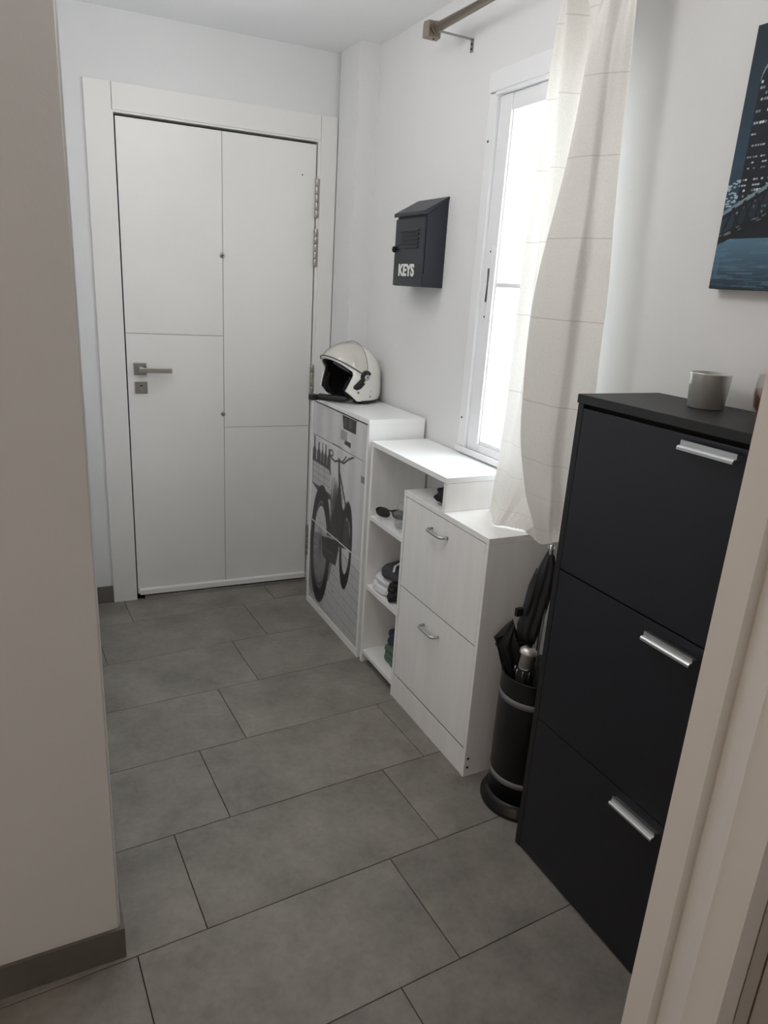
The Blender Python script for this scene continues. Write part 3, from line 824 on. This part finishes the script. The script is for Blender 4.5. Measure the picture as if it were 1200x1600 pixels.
def catmull(P, n):
    P = [np.array(p, float) for p in P]; m_ = len(P)
    outp = []
    for t in np.linspace(0, m_ - 1 - 1e-9, n):
        i = int(t); f = t - i
        p0, p1, p2, p3 = P[max(i - 1, 0)], P[i], P[i + 1], P[min(i + 2, m_ - 1)]
        outp.append(0.5 * ((2 * p1) + (-p0 + p2) * f + (2 * p0 - 5 * p1 + 4 * p2 - p3) * f * f + (-p0 + 3 * p1 - 3 * p2 + p3) * f ** 3))
    return outp
# cross-sections of the hanging cloth (x, y, z), same sequence of folds at each height
sec = [
 [(-.105,-1.475,2.262),(-.090,-1.500,2.262),(-.150,-1.520,2.262),(-.090,-1.545,2.262),(-.150,-1.565,2.262),(-.090,-1.590,2.262),(-.150,-1.610,2.262),(-.090,-1.635,2.262),(-.150,-1.655,2.262),(-.095,-1.680,2.262),(-.150,-1.700,2.262),(-.100,-1.722,2.262),(-.125,-1.742,2.262)],
 [(-.105,-1.450,2.02),(-.092,-1.490,2.02),(-.125,-1.525,2.02),(-.080,-1.555,2.02),(-.095,-1.600,2.02),(-.110,-1.645,2.02),(-.120,-1.690,2.02),(-.140,-1.700,2.02),(-.145,-1.665,2.02),(-.165,-1.668,2.02),(-.160,-1.700,2.02),(-.140,-1.725,2.02),(-.120,-1.755,2.02)],
 [(-.105,-1.440,1.75),(-.092,-1.475,1.75),(-.118,-1.520,1.75),(-.078,-1.545,1.75),(-.090,-1.600,1.75),(-.105,-1.650,1.75),(-.118,-1.700,1.75),(-.135,-1.690,1.75),(-.140,-1.625,1.75),(-.165,-1.635,1.75),(-.162,-1.703,1.75),(-.140,-1.728,1.75),(-.120,-1.770,1.75)],
 [(-.105,-1.428,1.45),(-.092,-1.470,1.45),(-.115,-1.510,1.45),(-.078,-1.535,1.45),(-.090,-1.590,1.45),(-.105,-1.650,1.45),(-.118,-1.705,1.45),(-.135,-1.670,1.45),(-.142,-1.568,1.45),(-.168,-1.585,1.45),(-.165,-1.705,1.45),(-.140,-1.735,1.45),(-.120,-1.795,1.45)],
 [(-.105,-1.425,1.12),(-.095,-1.470,1.12),(-.115,-1.515,1.12),(-.078,-1.540,1.12),(-.090,-1.600,1.12),(-.105,-1.650,1.12),(-.118,-1.700,1.12),(-.135,-1.670,1.12),(-.145,-1.575,1.12),(-.170,-1.600,1.12),(-.165,-1.710,1.12),(-.140,-1.745,1.12),(-.120,-1.810,1.12)],
 [(-.100,-1.405,0.95),(-.100,-1.455,0.95),(-.118,-1.515,0.95),(-.090,-1.560,0.95),(-.090,-1.610,0.95),(-.105,-1.650,0.95),(-.118,-1.700,0.95),(-.135,-1.690,0.95),(-.145,-1.625,0.95),(-.172,-1.650,0.95),(-.165,-1.735,0.95),(-.140,-1.765,0.95),(-.110,-1.815,0.95)],
 [(-.092,-1.382,0.809),(-.125,-1.440,0.811),(-.160,-1.510,0.810),(-.138,-1.528,0.811),(-.120,-1.555,0.811),(-.108,-1.585,0.812),(-.112,-1.605,0.813),(-.120,-1.635,0.812),(-.128,-1.665,0.812),(-.138,-1.700,0.815),(-.144,-1.735,0.829),(-.140,-1.765,0.845),(-.120,-1.805,0.860)],
]
NS, NTC = 150, 90
cols = [catmull(s, NS) for s in sec]
grid = []
for i in range(NS):
    grid.append(catmull([cols[k][i] for k in range(len(sec))], NTC))
bm = bmesh.new()
lay = bm.verts.layers.float.new('drop')
vv = [[None] * NTC for _ in range(NS)]
for i in range(NS):
    for j in range(NTC):
        p = Vector(grid[i][j]); t = j / (NTC - 1)
        wob = 0.006 * mnoise.noise(Vector((i * 0.06, j * 0.09, 3.1))) + 0.0035 * mnoise.noise(Vector((i * 0.21, j * 0.035, 7.7)))
        p.x += wob
        if t > 0.93: p.x += 0.003 * math.sin(i * 1.7) * (t - 0.93) / 0.07; 
        p.z = max(p.z, 0.8085) if p.y > Y3B + 0.0 else p.z
        v = bm.verts.new(p); v[lay] = (2.262 - sec[0][0][2]) + t * 1.47; vv[i][j] = v
for i in range(NS - 1):
    for j in range(NTC - 1):
        f = bm.faces.new((vv[i][j], vv[i + 1][j], vv[i + 1][j + 1], vv[i][j + 1])); f.smooth = True
cur = tag(mk('curtain', bm, 'curtain_cloth'), 'off-white sheer curtain hanging in loose folds over the window onto the white cabinet', 'curtain')

# ------------------------------------------------------------------ cup and glass on the black cabinet
bm = bmesh.new()
lathe(bm, [(0, 0), (0.034, 0), (0.0365, 0.002), (0.042, 0.072), (0.0425, 0.0735), (0.0415, 0.0735), (0.0355, 0.004), (0, 0.004)], (-0.084, -2.095, Z4), seg=56)
tag(mk('metal_tumbler', bm, 'steel_cup'), 'brushed silver metal tumbler on the black cabinet', 'cup')
gt = tag(empty('glass_tumbler', (-0.085, -2.252, Z4)), 'clear glass with amber contents at the black cabinet corner', 'glass')
bm = bmesh.new()
lathe(bm, [(0, 0.0), (0.026, 0.0), (0.030, 0.003), (0.038, 0.025), (0.0415, 0.050), (0.040, 0.075), (0.037, 0.088), (0.0358, 0.088), (0.0385, 0.075), (0.040, 0.050), (0.0365, 0.026), (0.026, 0.010), (0, 0.010)], (-0.085, -2.252, Z4), seg=48)
mk('glass_wall', bm, 'tumbler_glass', gt)
bm = bmesh.new()
lathe(bm, [(0, 0.0105), (0.0255, 0.0105), (0.036, 0.0265), (0.0392, 0.050), (0.0388, 0.060), (0, 0.060)], (-0.085, -2.252, Z4), seg=48)
mk('amber_contents', bm, 'amber', gt)

# ------------------------------------------------------------------ helmet
HC = Vector((-0.150, -0.368, Z1 - 0.020))
hel = tag(empty('motorcycle_helmet', HC, math.pi + 0.21), 'white open-face motorcycle helmet with clear visor on the bicycle cabinet', 'helmet')
OFF[hel] = Vector((0, 0, 0))
HA, HB, HH = 0.143, 0.120, 0.134
DZ = 0.018
def shell_pt(th, ph, s=1.0):
    zz = math.sin(ph)
    if zz >= 0: r = math.cos(ph)
    else: r = (1 - abs(zz) ** 5) ** (1 / 2.3) if abs(zz) < 1 else 0
    x = HA * r * math.cos(th) ; y = HB * r * math.sin(th)
    if zz < 0: x += -0.012 * abs(zz)
    return Vector((x * s, y * s, 0.128 + HH * zz * s))
def shell_bm(s, nt_=72, np_=40):
    bm = bmesh.new(); rings = []
    for j in range(1, np_):
        ph = -math.pi / 2 + math.pi * j / np_
        rings.append([bm.verts.new(shell_pt(2 * math.pi * i / nt_, ph, s)) for i in range(nt_)])
    b = bm.verts.new((-0.012 * s, 0, 0.128 - HH * s)); t = bm.verts.new((0, 0, 0.128 + HH * s))
    for r, q in zip(rings, rings[1:]):
        for i in range(nt_): bm.faces.new((r[i], r[(i + 1) % nt_], q[(i + 1) % nt_], q[i]))
    for i in range(nt_):
        bm.faces.new((b, rings[0][(i + 1) % nt_], rings[0][i])); bm.faces.new((t, rings[-1][i], rings[-1][(i + 1) % nt_]))
    for f in bm.faces: f.smooth = True
    bmesh.ops.recalc_face_normals(bm, faces=bm.faces)
    return bm
def tmp_obj(bm, n='scratch'):
    me = bpy.data.meshes.new(n); bm.to_mesh(me); bm.free()
    o = bpy.data.objects.new(n, me); C.objects.link(o); return o
def difference(base_bm, cutters):
    b = tmp_obj(base_bm); cs = [tmp_obj(c) for c in cutters]
    for c in cs:
        md = b.modifiers.new('cut', 'BOOLEAN'); md.object = c; md.operation = 'DIFFERENCE'; md.solver = 'EXACT'
    bpy.context.view_layer.update()
    me = bpy.data.meshes.new_from_object(b.evaluated_get(bpy.context.evaluated_depsgraph_get()))
    for o in [b] + cs:
        m_ = o.data; bpy.data.objects.remove(o); bpy.data.meshes.remove(m_)
    bm = bmesh.new(); bm.from_mesh(me); bpy.data.meshes.remove(me)
    bmesh.ops.remove_doubles(bm, verts=bm.verts, dist=1e-5)
    for f in bm.faces: f.smooth = True
    for e in bm.edges:
        if len(e.link_faces) == 2 and e.calc_face_angle(0) > 0.7: e.smooth = False
    return bm
def opening(inset=0.0):
    bm = bmesh.new()
    i = inset
    prism(bm, [(0.30, 0.262 + DZ), (0.122 + i, 0.186 - i + DZ), (0.092, 0.164 - i + DZ), (0.056 + i, 0.136 - i + DZ), (0.054 + i, 0.124 + DZ), (0.080 + i, 0.058 + DZ), (0.026 + i, 0.014 + DZ), (0.004 + i, -0.02), (0.30, -0.05)], 'y', -0.3, 0.3)
    return bm
def floor_cut(z):
    bm = bmesh.new(); box(bm, -0.4, 0.4, -0.4, 0.4, -0.4, z); return bm
mk('shell', difference(shell_bm(1.0), [shell_bm(0.945), opening(), floor_cut(0.034)]), 'helmet_white', hel)
mk('lining', difference(shell_bm(0.943), [shell_bm(0.83), opening(-0.006), floor_cut(0.024)]), 'helmet_lining', hel)
def above_cut(z):
    bm = bmesh.new(); box(bm, -0.4, 0.4, -0.4, 0.4, z, 0.8); return bm
ring_b = difference(shell_bm(1.004), [shell_bm(0.90), above_cut(0.0365), opening(-0.020), floor_cut(0.0203)])
mk('neck_trim', ring_b, 'helmet_black', hel)
# visor swung up over the brow
bm = shell_bm(1.055, 96, 56)
for co, no in (((0.13, 0, 0.198 + DZ), (-0.52, 0, 0.85)), ((-0.004, 0, 0.125 + DZ), (0.99, 0, 0.10))):
    bmesh.ops.bisect_plane(bm, geom=bm.verts[:] + bm.edges[:] + bm.faces[:], plane_co=co, plane_no=no, clear_inner=True)
edge_pts = [v.co.copy() for v in bm.verts if v.is_boundary and abs((v.co - Vector((0.13, 0, 0.198 + DZ))).dot(Vector((-0.52, 0, 0.85)))) < 1e-4]
rear_pts = [v.co.copy() for v in bm.verts if v.is_boundary and abs((v.co - Vector((-0.004, 0, 0.125 + DZ))).dot(Vector((0.99, 0, 0.10)))) < 1e-4]
geom = bm.faces[:]
bmesh.ops.solidify(bm, geom=geom, thickness=0.0018)
for f in bm.faces: f.smooth = True
visor = mk('visor', bm, 'visor_clear', hel)
edge_pts.sort(key=lambda p: math.atan2(p.y, p.x + 0.05))
bm = bmesh.new(); tube(bm, edge_pts, 0.0022, seg=6); mk('visor_edge', bm, 'lining_grey', visor)
rear_pts.sort(key=lambda p: math.atan2(p.y, p.z - 0.10))
bm = bmesh.new(); tube(bm, rear_pts, 0.0011, seg=6); mk('visor_edge', bm, 'screw_grey', visor)
for s in (1, -1):
    # black pivot cover, following the side of the shell
    bm = bmesh.new()
    cx, cz, r = -0.002, 0.116 + DZ, 0.028
    outl = [(cx + r * math.cos(a), cz + r * math.sin(a)) for a in np.linspace(math.radians(-75), math.radians(150), 16)]
    outl += [(0.028, 0.108 + DZ), (0.054, 0.080 + DZ), (0.054, 0.070 + DZ), (0.040, 0.064 + DZ), (0.022, 0.072 + DZ)]
    def side_y(x, z):
        zz = (z - 0.128) / HH; rr = math.sqrt(max(0, 1 - zz * zz)) if zz >= 0 else (1 - abs(zz) ** 5) ** (1 / 2.3)
        return HB * math.sqrt(max(0.0, rr * rr - (x / HA) ** 2))
    ctr = (0.014, 0.098 + DZ)
    rings_ = []
    for fr, lift in ((1.0, -0.004), (1.0, 0.004), (0.7, 0.0055), (0.4, 0.006), (0.15, 0.006)):
        rings_.append([])
        for (x, z) in outl:
            x, z = ctr[0] + (x - ctr[0]) * fr, ctr[1] + (z - ctr[1]) * fr
            rings_[-1].append(bm.verts.new((x, s * (side_y(x, z) + lift), z)))
    n = len(outl); fs = [bm.faces.new(rings_[-1])]
    for ra, rb in zip(rings_, rings_[1:]):
        for i in range(n): fs.append(bm.faces.new((ra[i], ra[(i + 1) % n], rb[(i + 1) % n], rb[i])))
    bmesh.ops.recalc_face_normals(bm, faces=fs)
    pc = mk('visor_pivot', bm, 'helmet_black', hel)
    y0 = s * side_y(cx, cz)
    bm = bmesh.new(); tube(bm, [(cx, y0, cz), (cx, y0 + s * 0.007, cz), (cx, y0 + s * 0.009, cz)], [0.0125, 0.0125, 0.010], seg=24); mk('pivot_disc', bm, 'alu', pc)
    bm = bmesh.new(); tube(bm, [(cx, y0 + s * 0.008, cz), (cx, y0 + s * 0.0098, cz)], 0.0035, seg=12); mk('pivot_screw', bm, 'screw_grey', pc)
    for (x, z) in ((0.032, 0.054 + DZ), (-0.030, 0.036 + DZ)):
        yy_ = s * side_y(x, z)
        bm = bmesh.new(); tube(bm, [(x, yy_ - s * 0.002, z), (x, yy_ + s * 0.0015, z)], [0.0042, 0.0036], seg=12); mk('rivet', bm, 'screw_grey', hel)
# grey lining edge under the brow, cheek pads
for s in (1, -1):
    bm = bmesh.new()
    ps = [(0.046, s * 0.080, 0.130), (0.058, s * 0.080, 0.105), (0.066, s * 0.076, 0.080), (0.052, s * 0.074, 0.058), (0.025, s * 0.076, 0.044)]
    tube(bm, ps, [0.010, 0.013, 0.014, 0.013, 0.010], seg=12); mk('cheek_pad', bm, 'helmet_lining', hel)
bm = bmesh.new()
tube(bm, [(0.052, 0.090, 0.128 + DZ), (0.068, 0.078, 0.142 + DZ), (0.088, 0.058, 0.156 + DZ), (0.106, 0.034, 0.170 + DZ)], [0.006, 0.010, 0.010, 0.005], seg=12, squash=0.6); mk('brow_lining', bm, 'lining_grey', hel)
bm = bmesh.new()
ps = [(0.030, 0.082, 0.046), (0.045, 0.066, 0.042), (0.060, 0.044, 0.038), (0.080, 0.018, 0.038), (0.105, -0.006, 0.036), (0.128, -0.026, 0.038), (0.138, -0.034, 0.037)]
tube(bm, ps, [0.008, 0.011, 0.015, 0.016, 0.0145, 0.016, 0.010], seg=24, squash=0.9, flute=0.06, nfl=5)
stp = mk('chin_strap', bm, 'helmet_black', hel)
bm = bmesh.new(); box(bm, 0.134, 0.164, -0.056, -0.026, 0.024, 0.048, bevel=0.003); mk('buckle', bm, 'helmet_black', stp)
bm = text_mesh('CLASSIC', 0.0115, sx=1.1, shear=0.4, extrude=0.0008)
for v in bm.verts:
    z = 0.058 + DZ + v.co.y
    x = -0.052 - v.co.x
    v.co = Vector((x, side_y(x, z) + 0.0006 + v.co.z * 0.3, z))
mk('maker_mark', bm, 'dark_print', hel)

# ------------------------------------------------------------------ umbrella stand and umbrellas
BC = (-0.130, -1.745, 0.0)
us = tag(empty('umbrella_stand', BC), 'black cylindrical umbrella stand with two grey bands and a stepped foot', 'umbrella stand')
bm = bmesh.new(); lathe(bm, [(0.0, 0.0), (0.116, 0.0), (0.118, 0.004), (0.118, 0.014), (0.112, 0.018), (0.112, 0.026), (0.106, 0.030), (0.104, 0.040), (0.0, 0.040)], BC, seg=56); mk('foot', bm, 'bin_black', us)
bm = bmesh.new(); lathe(bm, [(0.0, 0.041), (0.0985, 0.041), (0.0985, 0.436), (0.100, 0.438), (0.100, 0.441), (0.0955, 0.441), (0.0955, 0.050), (0.0, 0.050)], BC, seg=56); mk('drum', bm, 'bin_black', us)
for z in (0.098, 0.362):
    bm = bmesh.new(); lathe(bm, [(0.0982, z), (0.1003, z), (0.1003, z + 0.018), (0.0982, z + 0.018)], BC, seg=56); mk('band', bm, 'bin_band', us)

ua = tag(empty('umbrella', (-0.13, -1.735, 0.06)), 'long dark grey umbrella with silver shaft leaning up behind the others to the curtain', 'umbrella', 'umbrellas in the stand')
bm = bmesh.new()
tube(bm, [(-0.120, -1.735, 0.06), (-0.143, -1.752, 0.52), (-0.137, -1.750, 0.647), (-0.138, -1.745, 0.80), (-0.139, -1.744, 0.828)], 0.0052, seg=12); mk('shaft', bm, 'alu', ua)
bm = bmesh.new()
tube(bm, [(-0.138, -1.743, 0.815), (-0.137, -1.741, 0.795), (-0.137, -1.738, 0.760), (-0.145, -1.735, 0.705), (-0.157, -1.731, 0.635), (-0.166, -1.725, 0.570), (-0.158, -1.722, 0.522)],
     [0.006, 0.012, 0.021, 0.028, 0.030, 0.029, 0.018], seg=48, flute=0.16, nfl=7)
ft = mk('canopy', bm, 'umbrella_grey', ua)
bm = bmesh.new(); tube(bm, [(-0.180, -1.748, 0.765), (-0.188, -1.744, 0.71), (-0.192, -1.738, 0.655), (-0.186, -1.734, 0.62)], [0.005, 0.013, 0.012, 0.004], seg=14, squash=0.5); mk('canopy_fold', bm, 'umbrella_grey', ft)
bm = bmesh.new(); box(bm, -0.222, -0.200, -1.738, -1.726, 0.622, 0.646, bevel=0.002); mk('closing_tab', bm, 'umbrella_black', ft)
bm = bmesh.new()
for k in range(5):
    a = k * 1.25
    tube(bm, [(-0.138 + 0.006 * math.cos(a), -1.744 + 0.006 * math.sin(a), 0.808), (-0.139 + 0.010 * math.cos(a), -1.745 + 0.010 * math.sin(a), 0.826)], 0.0016, seg=6)
mk('rib_tips', bm, 'alu', ft)

ub = tag(empty('umbrella', (-0.150, -1.755, 0.06)), 'short folded umbrella with a silver capped handle sticking out of the stand', 'umbrella', 'umbrellas in the stand')
bm = bmesh.new()
ax0, ax1 = Vector((-0.200, -1.772, 0.478)), Vector((-0.192, -1.775, 0.553))
dd = (ax1 - ax0).normalized()
tube(bm, [ax0, ax0 + dd * 0.004, ax0 + dd * 0.045, ax0 + dd * 0.046, ax0 + dd * 0.050, ax0 + dd * 0.056, ax0 + dd * 0.063, ax0 + dd * 0.066],
     [0.0165, 0.0180, 0.0180, 0.0235, 0.0245, 0.0235, 0.016, 0.010], seg=32); hb = mk('handle', bm, 'steel_cup', ub)
bm = bmesh.new(); tube(bm, [ax0 + dd * 0.064, ax0 + dd * 0.0675], 0.008, seg=20); mk('button', bm, 'gap_black', hb)
bm = bmesh.new(); b0 = Vector((-0.14, -1.755, 0.06))
tube(bm, [b0, b0.lerp(ax0, 0.5), b0.lerp(ax0, 0.90), ax0 - dd * 0.002], [0.016, 0.020, 0.021, 0.023], seg=40, flute=0.12, nfl=8); mk('canopy', bm, 'umbrella_black', ub)
bm = bmesh.new()
for k in range(8):
    a = k * math.pi / 4; u_, w_ = frame_of(dd); e_ = u_ * math.cos(a) + w_ * math.sin(a)
    tube(bm, [ax0 + e_ * 0.026 - dd * 0.016, ax0 + e_ * 0.024 - dd * 0.001], 0.0016, seg=6)
mk('rib_tips', bm, 'alu', ub)

uc = tag(empty('umbrella', (-0.185, -1.715, 0.06)), 'black umbrella with ruffled fabric bunched at the rim of the stand', 'umbrella', 'umbrellas in the stand')
bm = bmesh.new(); tube(bm, [(-0.150, -1.735, 0.06), (-0.185, -1.702, 0.53)], 0.004, seg=10); mk('shaft', bm, 'umbrella_black', uc)
bm = bmesh.new()
tube(bm, [(-0.158, -1.728, 0.16), (-0.172, -1.716, 0.34), (-0.182, -1.707, 0.45), (-0.188, -1.703, 0.50), (-0.196, -1.700, 0.535), (-0.200, -1.700, 0.548), (-0.192, -1.702, 0.535)],
     [0.013, 0.018, 0.024, 0.038, 0.047, 0.038, 0.010], seg=72, flute=0.17, nfl=9)
mk('canopy', bm, 'umbrella_black', uc)
bm = bmesh.new()
prism(bm, [(-0.255, 0.545), (-0.225, 0.548), (-0.215, 0.470), (-0.222, 0.452)], 'y', -1.700, -1.697); mk('loose_flap', bm, 'umbrella_black', uc)

# ------------------------------------------------------------------ small things on the shelves
def soft_block(bm, c, dx, dy, dz, seed, amp=0.006, fr=14, n=14, rot=0.0, power=4):
    """pillow-like folded cloth"""
    b2 = bmesh.new(); bmesh.ops.create_cube(b2, size=2.0)
    bmesh.ops.subdivide_edges(b2, edges=b2.edges[:], cuts=n, use_grid_fill=True)
    idx = {}
    cr, sr_ = math.cos(rot), math.sin(rot)
    for v in b2.verts:
        p = v.co.copy()
        nrm = (abs(p.x) ** power + abs(p.y) ** power + abs(p.z) ** power) ** (1 / power)
        q = p / nrm
        w = Vector((q.x * dx / 2, q.y * dy / 2, q.z * dz / 2))
        nz = mnoise.noise(Vector((w.x * fr * 3 + seed, w.y * fr * 3, w.z * fr * 5)))
        w += q.normalized() * amp * nz * (0.15 if q.z < -0.7 else 1)
        w.z = max(w.z, -dz / 2)
        idx[v.index] = bm.verts.new((c[0] + w.x * cr - w.y * sr_, c[1] + w.x * sr_ + w.y * cr, c[2] + dz / 2 + w.z))
    for f in b2.faces:
        g = bm.faces.new([idx[v.index] for v in f.verts]); g.smooth = True
    b2.free()

S1, S2, S3 = 0.631, 0.344, 0.057
# sunglasses
sg = tag(empty('sunglasses', (-0.185, -0.895, S1), 0.75), 'pair of dark sunglasses on the upper shelf of the white unit', 'sunglasses')
for yc in (-0.866, -0.930):
    bm = bmesh.new()
    outl = []
    for k in range(24):
        a = 2 * math.pi * k / 24
        outl.append((yc + 0.028 * math.copysign(abs(math.cos(a)) ** 0.8, math.cos(a)), 0.0235 * math.copysign(abs(math.sin(a)) ** 0.8, math.sin(a))))
    va = [bm.verts.new((-0.196 - q[1] * 0.55, q[0], S1 + 0.026 + q[1])) for q in outl]
    vb = [bm.verts.new((-0.192 - q[1] * 0.55, q[0], S1 + 0.026 + q[1])) for q in outl]
    fs = [bm.faces.new(va), bm.faces.new(vb[::-1])] + [bm.faces.new((va[i], vb[i], vb[(i + 1) % 24], va[(i + 1) % 24])) for i in range(24)]
    bmesh.ops.recalc_face_normals(bm, faces=fs)
    mk('lens', bm, 'sunglass_black', sg)
bm = bmesh.new(); tube(bm, [(-0.203, -0.892, S1 + 0.036), (-0.206, -0.898, S1 + 0.041), (-0.203, -0.904, S1 + 0.036)], 0.003, seg=8); mk('bridge', bm, 'sunglass_black', sg)
for y, e, dx in ((-0.840, -1, 0.0), (-0.956, 1, 0.007)):
    bm = bmesh.new(); tube(bm, [(-0.203, y, S1 + 0.036), (-0.186 + dx, y + e * 0.003, S1 + 0.036), (-0.182 + dx, y + e * 0.012, S1 + 0.035), (-0.182 + dx, y + e * 0.075, S1 + 0.030), (-0.182 + dx, y + e * 0.105, S1 + 0.012)], 0.0026, seg=8); mk('temple', bm, 'sunglass_black', sg)
# plastic bag
bm = bmesh.new(); soft_block(bm, (-0.165, -1.020, S1), 0.12, 0.095, 0.10, 4.0, 0.016, 10, 16, power=3)
tag(mk('plastic_bag', bm, 'plastic_bag'), 'crumpled translucent plastic bag beside the sunglasses on the upper shelf', 'bag')
# towels on the middle shelf
bm = bmesh.new(); soft_block(bm, (-0.155, -0.915, S2), 0.165, 0.135, 0.036, 1.0, 0.006); soft_block(bm, (-0.150, -0.918, S2 + 0.030), 0.155, 0.128, 0.032, 2.0, 0.008)
tag(mk('folded_towel', bm, 'towel_white'), 'white folded towel lying lowest on the middle shelf', 'towel')
bm = bmesh.new(); soft_block(bm, (-0.118, -0.955, S2 + 0.061), 0.200, 0.190, 0.050, 6.0, 0.012, 10, 18, rot=0.35, power=3)
gc = tag(mk('folded_cloth', bm, 'cloth_grey'), 'dark grey folded garment with a white stripe on the white towel', 'clothing')
bm = bmesh.new()
sp = [(-0.205, -0.985, S2 + 0.108), (-0.185, -0.955, S2 + 0.1165), (-0.150, -0.94, S2 + 0.1225), (-0.11, -0.935, S2 + 0.124), (-0.07, -0.93, S2 + 0.120)]
tube(bm, sp, 0.0045, seg=8, squash=0.6); mk('stripe', bm, 'towel_white', gc)
bm = bmesh.new(); soft_block(bm, (-0.205, -1.010, S2), 0.055, 0.060, 0.070, 9.0, 0.016, 16, power=2.5)
tag(mk('black_pouch', bm, 'pouch_black'), 'small crumpled black pouch in front of the towels on the middle shelf', 'pouch')
# cloths on the bottom shelf
bm = bmesh.new()
for k in range(3): soft_block(bm, (-0.135, -0.985, S3 + k * 0.024), 0.13, 0.12, 0.027, 20.0 + k, 0.005, rot=0.1 * k)
tag(mk('folded_cloth', bm, 'cloth_green'), 'dark green folded cloths at the foot of the bottom shelf stack', 'cloth')
bm = bmesh.new()
for k in range(2): soft_block(bm, (-0.130, -0.985, S3 + 0.076 + k * 0.026), 0.125, 0.11, 0.029, 30.0 + k, 0.005, rot=-0.12 * k)
tag(mk('folded_cloth', bm, 'cloth_blue'), 'navy blue folded cloth on the green cloths on the bottom shelf', 'cloth')
# black pouch under the bridge of the shelf unit
bm = bmesh.new(); soft_block(bm, (-0.175, -1.290, Z3), 0.10, 0.085, 0.066, 12.0, 0.018, 14, 16, power=2.4)
tag(mk('black_pouch', bm, 'pouch_black'), 'crumpled black pouch tucked under the shelf top on the white cabinet', 'pouch')
